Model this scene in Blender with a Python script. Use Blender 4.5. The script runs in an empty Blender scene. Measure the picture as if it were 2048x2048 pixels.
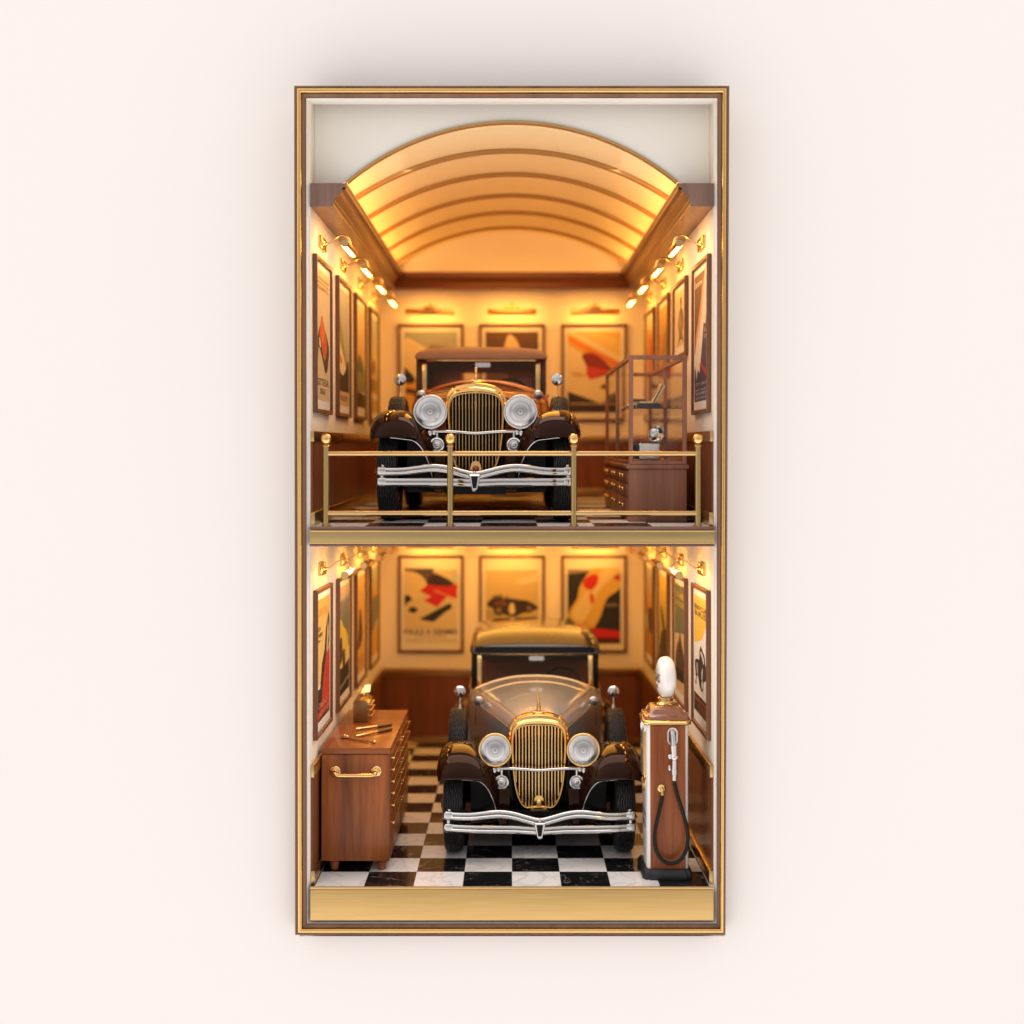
import bpy, bmesh, math, random
from mathutils import Vector, Matrix
random.seed(7)
sc = bpy.context.scene
C = sc.collection
S = 0.001                      # everything below is written in millimetres
D = 2605.0                     # camera distance to the front of the case
V0 = 930.0
UP_S = 42.0 / D; LO_S = -45.0 / D        # the two floors tip very slightly
def Zu(z, y): return z + 42.0 + UP_S * y
def Zl(z, y): return z - 45.0 + LO_S * y
UF = -164.6                    # upper floor level, lower floor level
LF = -797.5
XW = 405.0                     # inner face of the side walls
YB = 1430.0                    # inner face of the back wall
PI = math.pi

# ------------------------------------------------------------------ mesh builder
class MB:
    def __init__(s): s.v = []; s.f = []; s.m = []
    def add(s, vs, fs, mi=0):
        o = len(s.v); s.v += [tuple(p) for p in vs]
        for f in fs: s.f.append(tuple(i + o for i in f)); s.m.append(mi)
    def box(s, x0, x1, y0, y1, z0, z1, mi=0):
        vs = [(x, y, z) for z in (z0, z1) for y in (y0, y1) for x in (x0, x1)]
        s.add(vs, [(0,2,3,1),(4,5,7,6),(0,1,5,4),(2,6,7,3),(0,4,6,2),(1,3,7,5)], mi)
        return s
    def loft(s, rings, closed=True, cap0=False, cap1=False, mi=0):
        n = len(rings[0]); vs = [p for r in rings for p in r]; fs = []
        for i in range(len(rings) - 1):
            for j in range(n if closed else n - 1):
                k = (j + 1) % n
                fs.append((i*n+j, i*n+k, (i+1)*n+k, (i+1)*n+j))
        if cap0: fs.append(tuple(range(n))[::-1])
        if cap1: fs.append(tuple((len(rings)-1)*n + j for j in range(n)))
        s.add(vs, fs, mi); return s
    def tube(s, pts, r, n=12, caps=True, mi=0):
        P = [Vector(p) for p in pts]; rings = []
        T = []
        for i in range(len(P)):
            a = P[max(i-1, 0)]; b = P[min(i+1, len(P)-1)]; T.append((b - a).normalized())
        up = Vector((0,0,1)) if abs(T[0].z) < .9 else Vector((0,1,0))
        u = T[0].cross(up).normalized()
        for i, p in enumerate(P):
            u = (u - T[i] * u.dot(T[i])).normalized(); w = T[i].cross(u)
            rr = r[i] if isinstance(r, (list, tuple)) else r
            rings.append([tuple(p + (u*math.cos(2*PI*k/n) + w*math.sin(2*PI*k/n))*rr) for k in range(n)])
        return s.loft(rings, True, caps, caps, mi)
    def lathe(s, prof, o, axis, n=28, a0=0, a1=2*PI, mi=0, ref=None):
        ax = Vector(axis).normalized(); o = Vector(o)
        up = Vector(ref) if ref else (Vector((0,0,1)) if abs(ax.z) < .9 else Vector((1,0,0)))
        u = (up - ax*up.dot(ax)).normalized(); w = ax.cross(u)
        full = abs(a1 - a0 - 2*PI) < 1e-6
        cols = n if full else n + 1
        rings = []
        for (r, h) in prof:
            rings.append([tuple(o + ax*h + (u*math.cos(a0+(a1-a0)*k/n) + w*math.sin(a0+(a1-a0)*k/n))*max(r, 1e-4)) for k in range(cols)])
        return s.loft(rings, full, False, False, mi)
    def ball(s, c, r, n=20, mi=0, sx=1, sy=1, sz=1):
        rings = []
        for i in range(n//2 + 1):
            t = PI*i/(n//2); rr = max(math.sin(t), 1e-4)
            rings.append([(c[0]+sx*r*rr*math.cos(2*PI*k/n), c[1]+sy*r*rr*math.sin(2*PI*k/n), c[2]-sz*r*math.cos(t)) for k in range(n)])
        return s.loft(rings, True, False, False, mi)
    def prism(s, poly, y0, y1, mi=0):     # poly in x,z extruded along y
        n = len(poly)
        vs = [(x, y0, z) for x, z in poly] + [(x, y1, z) for x, z in poly]
        fs = [tuple(range(n)), tuple(range(2*n-1, n-1, -1))] + [(i, i+n, (i+1)%n+n, (i+1)%n) for i in range(n)]
        s.add(vs, fs, mi); return s
    def prismz(s, poly, z0, z1, mi=0):    # poly in x,y extruded along z
        n = len(poly)
        vs = [(x, y, z0) for x, y in poly] + [(x, y, z1) for x, y in poly]
        fs = [tuple(range(n-1, -1, -1)), tuple(range(n, 2*n))] + [(i, (i+1)%n, (i+1)%n+n, i+n) for i in range(n)]
        s.add(vs, fs, mi); return s
    def prismx(s, poly, x0, x1, mi=0):    # poly in y,z extruded along x
        n = len(poly)
        vs = [(x0, y, z) for y, z in poly] + [(x1, y, z) for y, z in poly]
        fs = [tuple(range(n-1, -1, -1)), tuple(range(n, 2*n))] + [(i, (i+1)%n, (i+1)%n+n, i+n) for i in range(n)]
        s.add(vs, fs, mi); return s
    def build(s, name, mats, parent=None, bevel=0, seg=2, smooth=38, mp=None, loc=(0,0,0), fixn=True):
        vs = [mp(*p) for p in s.v] if mp else s.v
        me = bpy.data.meshes.new(name)
        me.from_pydata([(x*S, y*S, z*S) for x, y, z in vs], [], s.f)
        if not isinstance(mats, (list, tuple)): mats = [mats]
        for m in mats: me.materials.append(m)
        me.polygons.foreach_set('material_index', s.m)
        bm = bmesh.new(); bm.from_mesh(me)
        if fixn: bmesh.ops.recalc_face_normals(bm, faces=bm.faces)
        if bevel:
            es = [e for e in bm.edges if len(e.link_faces) == 2 and e.calc_face_angle(0) > .5]
            bmesh.ops.bevel(bm, geom=es, offset=bevel*S, segments=seg, profile=.5, affect='EDGES', clamp_overlap=True)
        bm.to_mesh(me); bm.free()
        if smooth:
            me.polygons.foreach_set('use_smooth', [True]*len(me.polygons))
            me.set_sharp_from_angle(angle=math.radians(smooth))
        me.update()
        o = bpy.data.objects.new(name, me); C.objects.link(o)
        o.location = Vector(loc)*S
        if parent: o.parent = parent
        return o

def rrect(w, h, r, n=5, cx=0, cy=0):
    out = []
    for (sx, sy, a) in ((1,1,0),(-1,1,PI/2),(-1,-1,PI),(1,-1,3*PI/2)):
        for i in range(n+1):
            t = a + PI/2*i/n
            out.append((cx + sx*(w/2-r) + r*math.cos(t), cy + sy*(h/2-r) + r*math.sin(t)))
    return out
def crom(pts, n=6, closed=False):
    P = list(pts); out = []; m = len(P)
    rng = range(m) if closed else range(m-1)
    for i in rng:
        g = lambda k: P[k % m] if closed else P[min(max(k, 0), m-1)]
        a, b, c, d = g(i-1), g(i), g(i+1), g(i+2)
        for k in range(n):
            t = k/n
            out.append(tuple(.5*((2*b[q]) + (-a[q]+c[q])*t + (2*a[q]-5*b[q]+4*c[q]-d[q])*t*t + (-a[q]+3*b[q]-3*c[q]+d[q])*t**3) for q in range(len(b))))
    if not closed: out.append(tuple(P[-1]))
    return out
def text_poly(txt, bold=0.0):
    cu = bpy.data.curves.new('lettering', 'FONT'); cu.body = txt; cu.resolution_u = 3; cu.offset = bold
    ob = bpy.data.objects.new('lettering', cu); C.objects.link(ob)
    dg = bpy.context.evaluated_depsgraph_get(); dg.update()
    me = ob.evaluated_get(dg).to_mesh()
    vs = [(v.co.x, v.co.y) for v in me.vertices]; fs = [tuple(p.vertices) for p in me.polygons]
    ob.evaluated_get(dg).to_mesh_clear()
    bpy.data.objects.remove(ob); bpy.data.curves.remove(cu)
    x0 = min(v[0] for v in vs); x1 = max(v[0] for v in vs); y0 = min(v[1] for v in vs); y1 = max(v[1] for v in vs)
    return [((x-x0)/(x1-x0), (y-y0)/(y1-y0)) for x, y in vs], fs

# ------------------------------------------------------------------ materials
def nt(name):
    m = bpy.data.materials.new(name); m.use_nodes = True
    n = m.node_tree; b = n.nodes['Principled BSDF']; return m, n, b
def P(name, col, rough=.5, metal=0., coat=0., spec=.5, noise=0., nscale=60., bump=0., bscale=200., ior=None):
    m, n, b = nt(name)
    b.inputs['Base Color'].default_value = (*col, 1); b.inputs['Roughness'].default_value = rough
    b.inputs['Metallic'].default_value = metal; b.inputs['Coat Weight'].default_value = coat
    b.inputs['Coat Roughness'].default_value = .04; b.inputs['Specular IOR Level'].default_value = spec
    tc = n.nodes.new('ShaderNodeTexCoord')
    if noise:
        t = n.nodes.new('ShaderNodeTexNoise'); t.inputs['Scale'].default_value = nscale; t.inputs['Detail'].default_value = 5
        r = n.nodes.new('ShaderNodeMapRange'); r.inputs['To Min'].default_value = 1-noise; r.inputs['To Max'].default_value = 1+noise
        x = n.nodes.new('ShaderNodeMix'); x.data_type = 'RGBA'; x.blend_type = 'MULTIPLY'; x.inputs[0].default_value = 1
        n.links.new(tc.outputs['Object'], t.inputs['Vector']); n.links.new(t.outputs['Fac'], r.inputs['Value'])
        x.inputs[6].default_value = (*col, 1); n.links.new(r.outputs[0], x.inputs[7]); n.links.new(x.outputs[2], b.inputs['Base Color'])
        r2 = n.nodes.new('ShaderNodeMapRange'); r2.inputs['To Min'].default_value = max(rough-.08, .02); r2.inputs['To Max'].default_value = rough+.08
        n.links.new(t.outputs['Fac'], r2.inputs['Value']); n.links.new(r2.outputs[0], b.inputs['Roughness'])
    if bump:
        t = n.nodes.new('ShaderNodeTexNoise'); t.inputs['Scale'].default_value = bscale; t.inputs['Detail'].default_value = 4
        bp = n.nodes.new('ShaderNodeBump'); bp.inputs['Strength'].default_value = bump; bp.inputs['Distance'].default_value = .001
        n.links.new(tc.outputs['Object'], t.inputs['Vector']); n.links.new(t.outputs['Fac'], bp.inputs['Height']); n.links.new(bp.outputs[0], b.inputs['Normal'])
    return m
def WOOD(name, dark, light, axis='z', rough=.35, coat=.15, sc_=1.0):
    m, n, b = nt(name); L = n.links.new
    tc = n.nodes.new('ShaderNodeTexCoord'); mp = n.nodes.new('ShaderNodeMapping')
    big, small = 55*sc_, 3.0*sc_
    mp.inputs['Scale'].default_value = {'x': (small, big, big), 'y': (big, small, big), 'z': (big, big, small)}[axis]
    L(tc.outputs['Object'], mp.inputs[0])
    t1 = n.nodes.new('ShaderNodeTexNoise'); t1.inputs['Scale'].default_value = 1.0; t1.inputs['Detail'].default_value = 8; t1.inputs['Roughness'].default_value = .6; t1.inputs['Distortion'].default_value = .6
    t2 = n.nodes.new('ShaderNodeTexNoise'); t2.inputs['Scale'].default_value = .22; t2.inputs['Detail'].default_value = 3; t2.inputs['Distortion'].default_value = 1.5
    t3 = n.nodes.new('ShaderNodeTexNoise'); t3.inputs['Scale'].default_value = 7.0; t3.inputs['Detail'].default_value = 2
    for t in (t1, t2, t3): L(mp.outputs[0], t.inputs['Vector'])
    a = n.nodes.new('ShaderNodeMath'); a.operation = 'MULTIPLY_ADD'; a.inputs[1].default_value = .55; L(t2.outputs['Fac'], a.inputs[0])
    h = n.nodes.new('ShaderNodeMath'); h.operation = 'MULTIPLY'; h.inputs[1].default_value = .35; L(t1.outputs['Fac'], h.inputs[0])
    L(h.outputs[0], a.inputs[2])
    a2 = n.nodes.new('ShaderNodeMath'); a2.operation = 'MULTIPLY_ADD'; a2.inputs[1].default_value = .16; L(t3.outputs['Fac'], a2.inputs[0]); L(a.outputs[0], a2.inputs[2])
    cr = n.nodes.new('ShaderNodeValToRGB'); cr.color_ramp.elements[0].position = .38; cr.color_ramp.elements[1].position = .66
    cr.color_ramp.elements[0].color = (*dark, 1); cr.color_ramp.elements[1].color = (*light, 1)
    L(a2.outputs[0], cr.inputs[0]); L(cr.outputs[0], b.inputs['Base Color'])
    bp = n.nodes.new('ShaderNodeBump'); bp.inputs['Strength'].default_value = .12; bp.inputs['Distance'].default_value = .0006
    L(t3.outputs['Fac'], bp.inputs['Height']); L(bp.outputs[0], b.inputs['Normal'])
    b.inputs['Roughness'].default_value = rough; b.inputs['Coat Weight'].default_value = coat*.5; b.inputs['Coat Roughness'].default_value = .12; b.inputs['Specular IOR Level'].default_value = .22
    return m
def BRUSHED(name, col, rough, axis='x', var=.22):
    m, n, b = nt(name); L = n.links.new
    tc = n.nodes.new('ShaderNodeTexCoord'); mp = n.nodes.new('ShaderNodeMapping')
    mp.inputs['Scale'].default_value = {'x': (8, 400, 400), 'z': (400, 400, 8), 'y': (400, 8, 400)}[axis]
    t = n.nodes.new('ShaderNodeTexNoise'); t.inputs['Scale'].default_value = 1; t.inputs['Detail'].default_value = 6
    L(tc.outputs['Object'], mp.inputs[0]); L(mp.outputs[0], t.inputs['Vector'])
    r = n.nodes.new('ShaderNodeMapRange'); r.inputs['To Min'].default_value = 1-var; r.inputs['To Max'].default_value = 1+var*.6
    L(t.outputs['Fac'], r.inputs['Value'])
    x = n.nodes.new('ShaderNodeMix'); x.data_type = 'RGBA'; x.blend_type = 'MULTIPLY'; x.inputs[0].default_value = 1
    x.inputs[6].default_value = (*col, 1); L(r.outputs[0], x.inputs[7]); L(x.outputs[2], b.inputs['Base Color'])
    r2 = n.nodes.new('ShaderNodeMapRange'); r2.inputs['To Min'].default_value = rough-.08; r2.inputs['To Max'].default_value = rough+.12
    L(t.outputs['Fac'], r2.inputs['Value']); L(r2.outputs[0], b.inputs['Roughness'])
    b.inputs['Metallic'].default_value = 1
    return m
def EMIT(name, col, st):
    m, n, b = nt(name); b.inputs['Base Color'].default_value = (1, .9, .75, 1)
    b.inputs['Emission Color'].default_value = (*col, 1); b.inputs['Emission Strength'].default_value = st
    return m
def GLASS(name, tint=(1,1,1), refl=(.9, .9, .9), ior=1.28):
    m = bpy.data.materials.new(name); m.use_nodes = True; n = m.node_tree; n.nodes.clear(); L = n.links.new
    o = n.nodes.new('ShaderNodeOutputMaterial'); mx = n.nodes.new('ShaderNodeMixShader'); tr = n.nodes.new('ShaderNodeBsdfTransparent')
    gl = n.nodes.new('ShaderNodeBsdfGlossy'); ge = n.nodes.new('ShaderNodeNewGeometry'); dt = n.nodes.new('ShaderNodeVectorMath'); dt.operation = 'DOT_PRODUCT'
    L(ge.outputs['Incoming'], dt.inputs[0]); L(ge.outputs['Normal'], dt.inputs[1])
    def MA(op, a, b):
        x = n.nodes.new('ShaderNodeMath'); x.operation = op
        for i_, q in enumerate((a, b)):
            if isinstance(q, (int, float)): x.inputs[i_].default_value = q
            else: L(q, x.inputs[i_])
        return x.outputs[0]
    f0 = ((ior-1)/(ior+1))**2
    fr = MA('ADD', f0, MA('MULTIPLY', 1-f0, MA('POWER', MA('SUBTRACT', 1.0, MA('ABSOLUTE', dt.outputs['Value'], 0)), 5.0)))
    tr.inputs[0].default_value = (*tint, 1); gl.inputs['Roughness'].default_value = .02; gl.inputs['Color'].default_value = (*refl, 1)
    L(fr, mx.inputs[0]); L(tr.outputs[0], mx.inputs[1]); L(gl.outputs[0], mx.inputs[2]); L(mx.outputs[0], o.inputs[0])
    return m
def MARBLE(name, tile, ox, odd, rough=.13, spec=.5):
    m, n, b = nt(name); L = n.links.new
    def N(t, **k):
        x = n.nodes.new(t)
        for a, v in k.items(): setattr(x, a, v)
        return x
    def MA(op, a, bb=None, cc=None):
        x = N('ShaderNodeMath', operation=op)
        for i, q in enumerate((a, bb, cc)):
            if q is None: continue
            if isinstance(q, (int, float)): x.inputs[i].default_value = q
            else: L(q, x.inputs[i])
        return x.outputs[0]
    tc = N('ShaderNodeTexCoord'); sp = N('ShaderNodeSeparateXYZ'); L(tc.outputs['Object'], sp.inputs[0])
    ux = MA('DIVIDE', MA('SUBTRACT', sp.outputs[0], ox*S), tile*S); uy = MA('DIVIDE', sp.outputs[1], tile*S)
    ix = MA('FLOOR', ux); iy = MA('FLOOR', uy)
    par = MA('FLOORED_MODULO', MA('ADD', MA('ADD', ix, iy), odd), 2.0)
    # a little shift of the vein pattern in every tile
    cb = N('ShaderNodeCombineXYZ'); L(MA('MULTIPLY', ix, .37), cb.inputs[0]); L(MA('MULTIPLY', iy, .53), cb.inputs[1]); L(MA('MULTIPLY', MA('ADD', ix, MA('MULTIPLY', iy, 3.0)), .71), cb.inputs[2])
    ad = N('ShaderNodeVectorMath', operation='ADD'); L(tc.outputs['Object'], ad.inputs[0]); L(cb.outputs[0], ad.inputs[1])
    def vein(scale, dist, lo, hi):
        t = N('ShaderNodeTexNoise'); t.inputs['Scale'].default_value = scale; t.inputs['Detail'].default_value = 6; t.inputs['Distortion'].default_value = dist
        L(ad.outputs[0], t.inputs['Vector'])
        d = MA('ABSOLUTE', MA('SUBTRACT', t.outputs['Fac'], .5))
        r = N('ShaderNodeMapRange'); r.inputs['From Min'].default_value = lo; r.inputs['From Max'].default_value = hi
        r.inputs['To Min'].default_value = 1; r.inputs['To Max'].default_value = 0; L(d, r.inputs['Value'])
        return r.outputs[0]
    v1 = vein(9, 1.2, 0, .03); v2 = vein(11, 2.2, 0, .014)
    mk = N('ShaderNodeTexNoise'); mk.inputs['Scale'].default_value = 13; L(ad.outputs[0], mk.inputs['Vector'])
    mk2 = N('ShaderNodeMapRange'); mk2.inputs['From Min'].default_value = .42; mk2.inputs['From Max'].default_value = .68; L(mk.outputs['Fac'], mk2.inputs['Value'])
    v2 = MA('MULTIPLY', v2, mk2.outputs[0])
    def mixc(f, c1, c2):
        x = N('ShaderNodeMix', data_type='RGBA'); 
        if isinstance(f, (int, float)): x.inputs[0].default_value = f
        else: L(f, x.inputs[0])
        for i, q in ((6, c1), (7, c2)):
            if isinstance(q, tuple): x.inputs[i].default_value = (*q, 1)
            else: L(q, x.inputs[i])
        return x.outputs[2]
    white = mixc(MA('MULTIPLY', v1, .38), (.88, .86, .85), (.45, .43, .42))
    black = mixc(MA('MULTIPLY', v2, .9), (.009, .009, .010), (.50, .46, .43))
    col = mixc(par, white, black)
    # hairline joints
    fx = MA('ABSOLUTE', MA('SUBTRACT', MA('FRACT', ux), .5)); fy = MA('ABSOLUTE', MA('SUBTRACT', MA('FRACT', uy), .5))
    j = MA('GREATER_THAN', MA('MAXIMUM', fx, fy), .494)
    col = mixc(MA('MULTIPLY', j, .5), col, (.25, .22, .2))
    L(col, b.inputs['Base Color'])
    b.inputs['Roughness'].default_value = rough; b.inputs['Specular IOR Level'].default_value = spec
    return m
def LENS(name, flutes=True):
    m, n, b = nt(name); L = n.links.new
    b.inputs['Metallic'].default_value = .85; b.inputs['Roughness'].default_value = .16
    b.inputs['Coat Weight'].default_value = .8; b.inputs['Coat Roughness'].default_value = .03
    tc = n.nodes.new('ShaderNodeTexCoord'); sp = n.nodes.new('ShaderNodeSeparateXYZ'); L(tc.outputs['Object'], sp.inputs[0])
    def MA(op, a, bb=None):
        x = n.nodes.new('ShaderNodeMath'); x.operation = op
        for i, q in enumerate((a, bb)):
            if q is None: continue
            if isinstance(q, (int, float)): x.inputs[i].default_value = q
            else: L(q, x.inputs[i])
        return x.outputs[0]
    r = MA('SQRT', MA('ADD', MA('POWER', sp.outputs[0], 2.0), MA('POWER', sp.outputs[2], 2.0)))
    ang = MA('ARCTAN2', sp.outputs[0], sp.outputs[2])
    ring = MA('SINE', MA('MULTIPLY', r, 900.0)); spoke = MA('SINE', MA('MULTIPLY', ang, 90.0))
    hgt = MA('ADD', MA('MULTIPLY', ring, .6), MA('MULTIPLY', spoke, MA('GREATER_THAN', r, .024)))
    bp = n.nodes.new('ShaderNodeBump'); bp.inputs['Strength'].default_value = .22; bp.inputs['Distance'].default_value = .0006
    L(hgt, bp.inputs['Height']); L(bp.outputs[0], b.inputs['Normal'])
    cr = n.nodes.new('ShaderNodeValToRGB'); e = cr.color_ramp.elements
    e[0].position = 0; e[0].color = (.26, .25, .24, 1); e[1].position = 1; e[1].color = (.46, .44, .43, 1)
    for p_, c_ in ((.12, .62), (.2, .40), (.55, .58), (.62, .46), (.9, .62)):
        q = cr.color_ramp.elements.new(p_); q.color = (c_, c_*.97, c_*.95, 1)
    L(MA('DIVIDE', r, .034), cr.inputs[0]); L(cr.outputs[0], b.inputs['Base Color'])
    return m

WARM = (1.0, .465, .08)
wall_m   = P('cream_plaster', (.80, .70, .565), .6, noise=.03, nscale=9, bump=.06, bscale=160)
vault_m  = P('cream_vault_plaster', (.82, .68, .40), .55, noise=.03, nscale=7)
rib_m = P('ochre_rib', (.38, .20, .055), .4, .3)
panel_m  = P('white_front_panel', (.77, .725, .64), .55, noise=.015, nscale=12)
back_m   = P('matte_cream_backdrop', (.90, .845, .80), .9, noise=.006, nscale=2)
frame_wood = WOOD('walnut_frame', (.15, .072, .036), (.25, .125, .065), 'z', .35, .3)
liner_m  = P('cream_liner', (.74, .68, .62), .5, noise=.03)
shell_m  = WOOD('walnut_shell', (.09, .04, .022), (.16, .08, .045), 'y', .5, .1)
trim_wood_y = WOOD('mahogany_cornice', (.13, .045, .016), (.27, .105, .04), 'y', .32, .3)
trim_wood_x = WOOD('mahogany_back_cornice', (.10, .032, .012), (.19, .065, .025), 'x', .32, .3)
trim_face  = WOOD('cornice_face_grey_lit', (.13, .07, .05), (.24, .14, .105), 'z', .5, .1)  # end of the cornice beam, neutral front light put into its greyer colour
wains_m  = WOOD('mahogany_wainscot', (.11, .034, .014), (.23, .078, .033), 'z', .33, .25)
chest_m  = WOOD('cherry_chest', (.11, .026, .006), (.40, .118, .032), 'z', .36, .3)
chest_top_m = WOOD('cherry_chest_top', (.20, .052, .012), (.32, .095, .026), 'x', .3, .35)
cab_m    = WOOD('walnut_cabinet', (.19, .076, .043), (.36, .152, .088), 'z', .42, .15)
pump_m   = WOOD('teak_pump_panel', (.15, .034, .008), (.40, .115, .032), 'z', .35, .25)
slab_wood = WOOD('walnut_slab_edge', (.16, .08, .055), (.26, .14, .10), 'x', .45, .1)
poster_wood = WOOD('walnut_poster_frame', (.09, .035, .017), (.19, .08, .04), 'z', .4, .2)
brass    = P('polished_brass', (.78, .50, .20), .16, 1, noise=.08, nscale=40)
gold     = P('bright_gold', (.76, .465, .17), .10, 1, noise=.05, nscale=50)
satin    = P('satin_brass', (.60, .385, .165), .30, 1, noise=.10, nscale=35)
brushed  = BRUSHED('brushed_brass', (.66, .43, .165), .34, 'x')
brushed2 = BRUSHED('brushed_dark_brass', (.47, .335, .14), .34, 'x')
rail_m   = BRUSHED('brushed_brass_post', (.48, .325, .135), .26, 'z', .12)
chrome   = P('chrome', (.62, .605, .59), .09, 1, noise=.04, nscale=30)
steel    = P('satin_steel', (.66, .64, .62), .28, 1, noise=.08, nscale=60)
rubber   = P('tyre_rubber', (.018, .0175, .018), .42, spec=.35, noise=.2, nscale=80); hose_m = P('black_hose', (.007, .0065, .006), .4, spec=.25, bump=.2, bscale=900)
black_m  = P('black_enamel', (.006, .0055, .0055), .35, spec=.2, noise=.2)
blackp   = P('black_plinth', (.013, .013, .014), .4, noise=.2, bump=.15, bscale=300)
white_en = P('white_enamel', (.82, .80, .77), .22, coat=.6, noise=.02)
ceramic  = P('white_milk_glass', (.84, .80, .75), .16, coat=.8, noise=.015)
ink      = P('dark_ink', (.03, .022, .018), .6)
bulb_m   = EMIT('warm_bulb', WARM, 34.0)
strip_low = EMIT('dim_cove_strip', (1.0, .49, .09), 12.0)
strip_m  = EMIT('warm_cove_strip', (1.0, .53, .13), 23.0)
glass_m  = GLASS('clear_glass'); wind_m = GLASS('smoked_windscreen', (.86, .76, .64), (1, .78, .56), 1.38)
lens_m = LENS('fluted_lens')
seat_m   = P('brown_leather', (.26, .105, .05), .5, noise=.15, bump=.2, bscale=120)
marble_lo = MARBLE('checker_marble', 98.7, 0, 0)
marble_up = MARBLE('checker_marble_upper', 115.0, -64, 1, .28, .12)

# ------------------------------------------------------------------ things
def thing(name, label, cat, room=None, loc=(0,0,0), rz=0, group=None):
    o = bpy.data.objects.new(name, None); C.objects.link(o); o.empty_display_size = .02
    o['label'] = label; o['category'] = cat
    if group: o['group'] = group
    place(o, room, loc, rz); return o
def place(o, room, loc, rz=0):
    x, y, z = loc; sl = 0
    if room == 'u': z = Zu(z, y); sl = UP_S
    if room == 'l': z = Zl(z, y); sl = LO_S
    M = Matrix.Translation(Vector((x, y, z))*S) @ Matrix.Rotation(math.atan(sl), 4, 'X') @ Matrix.Rotation(rz, 4, 'Z')
    o.matrix_world = M
def dup(root, label, room, loc, rz, group=None):
    r = root.copy(); C.objects.link(r); r['label'] = label
    if group: r['group'] = group
    place(r, room, loc, rz)
    def rec(src, dst):
        for ch in list(src.children):
            c = ch.copy(); C.objects.link(c); c.parent = dst; c.matrix_parent_inverse = ch.matrix_parent_inverse.copy(); rec(ch, c)
    rec(root, r); return r

# ------------------------------------------------------------------ backdrop
bd = MB(); H = 430; T0, T1 = 768, -953; W = 9000; YW = 0
bd.box(-W, -H, YW, YW+60, -W, W).box(H, W, YW, YW+60, -W, W).box(-H, H, YW, YW+60, T0, W).box(-H, H, YW, YW+60, -W, T1)
o = bd.build('backdrop', back_m, smooth=0, mp=lambda x, y, z: (x, y + 30 + (z+942)*.036, z)); o['kind'] = 'structure'

# ------------------------------------------------------------------ the display case
case = thing('display_case', 'tall two storey display box with gold and walnut frame, vaulted top and chequered floors', 'display case')
OUT = [(-435, 757), (434, 757), (426, -938), (-433, -938)]
INN = [(-407.5, 729.5), (406.5, 729.5), (406, -913), (-406, -913)]
def ring(f, y): return [(a[0]+(b[0]-a[0])*f, y, a[1]+(b[1]-a[1])*f) for a, b in zip(OUT, INN)]
def fr(prof): 
    m = MB(); m.loft([ring(f, y) for f, y in prof], True); return m
f_ = fr([(.30, 26), (0, 26), (0, -5), (.03, -7), (.18, -7), (.195, -5), (.21, 0), (.47, 0), (.545, -4), (.57, -5), (.79, -2), (.83, 1), (.84, 34), (.30, 34)]).build('frame', frame_wood, case, smooth=25)
fr([(.205, -1), (.2, -7)] + [(.37 - .17*math.cos(t), -7 - 5*math.sin(t)) for t in [PI*i/10 for i in range(11)]] + [(.54, -1)]).build('gilt_bead', gold, f_, smooth=40)
fr([(.845, 0), (.86, -.5), (.93, 3), (.94, 8), (1.0, 9), (1.0, 30), (.845, 30)]).build('liner', liner_m, f_, smooth=25)
# shell: the two long sides, top, bottom and back
for sx in (-1, 1):
    m = MB(); m.box(sx*405, sx*420, 10, YB+14, -940, 756); m.build('side_wall', [wall_m], case, smooth=0)
MB().box(-405, 405, YB, YB+14, -940, 756).build('back_wall', wall_m, case, smooth=0)
MB().box(-405, 405, 12, YB, 744, 756).build('top_board', shell_m, case, smooth=0)
MB().box(-405, 405, 10, YB, -940, -921).build('bottom_board', shell_m, case, smooth=0)
# front tympanum with the arch cut out
RA = 525.0; zc = 658.0 - RA
def arc(R, zc, a, n=48): return [(R*math.sin(-a + 2*a*i/n), zc + R*math.cos(-a + 2*a*i/n)) for i in range(n+1)]
aa = math.asin(339/RA)
lo = arc(RA+2, zc, aa); m = MB()
xs = [p[0] for p in lo]
top = [(x, 701) for x in xs]
sp0 = 522.7
pts = [(-404.5, sp0)] + lo + [(404.5, sp0)]
tops = [(-404.5, 701)] + top + [(404.5, 701)]
r_all = []
for (a, b) in zip(pts, tops):
    r_all.append([(a[0], 60, a[1]), (b[0], 60, b[1]), (b[0], 70, b[1]), (a[0], 70, a[1])])
m.loft(r_all, True, True, True)
m.build('tympanum', panel_m, case, mp=lambda x, y, z: (x, y, Zu(z, y)), smooth=30)
m = MB(); A1 = arc(RA-2.5, zc, aa*.996); A2 = arc(RA+3, zc, aa*.996)
m.loft([[(a[0], 56, a[1]), (b[0], 56, b[1]), (b[0], 71, b[1]), (a[0], 71, a[1])] for a, b in zip(A1, A2)], True, True, True)
m.build('arch_trim', satin, case, mp=lambda x, y, z: (x, y, Zu(z, y)), bevel=0, smooth=30)
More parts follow.
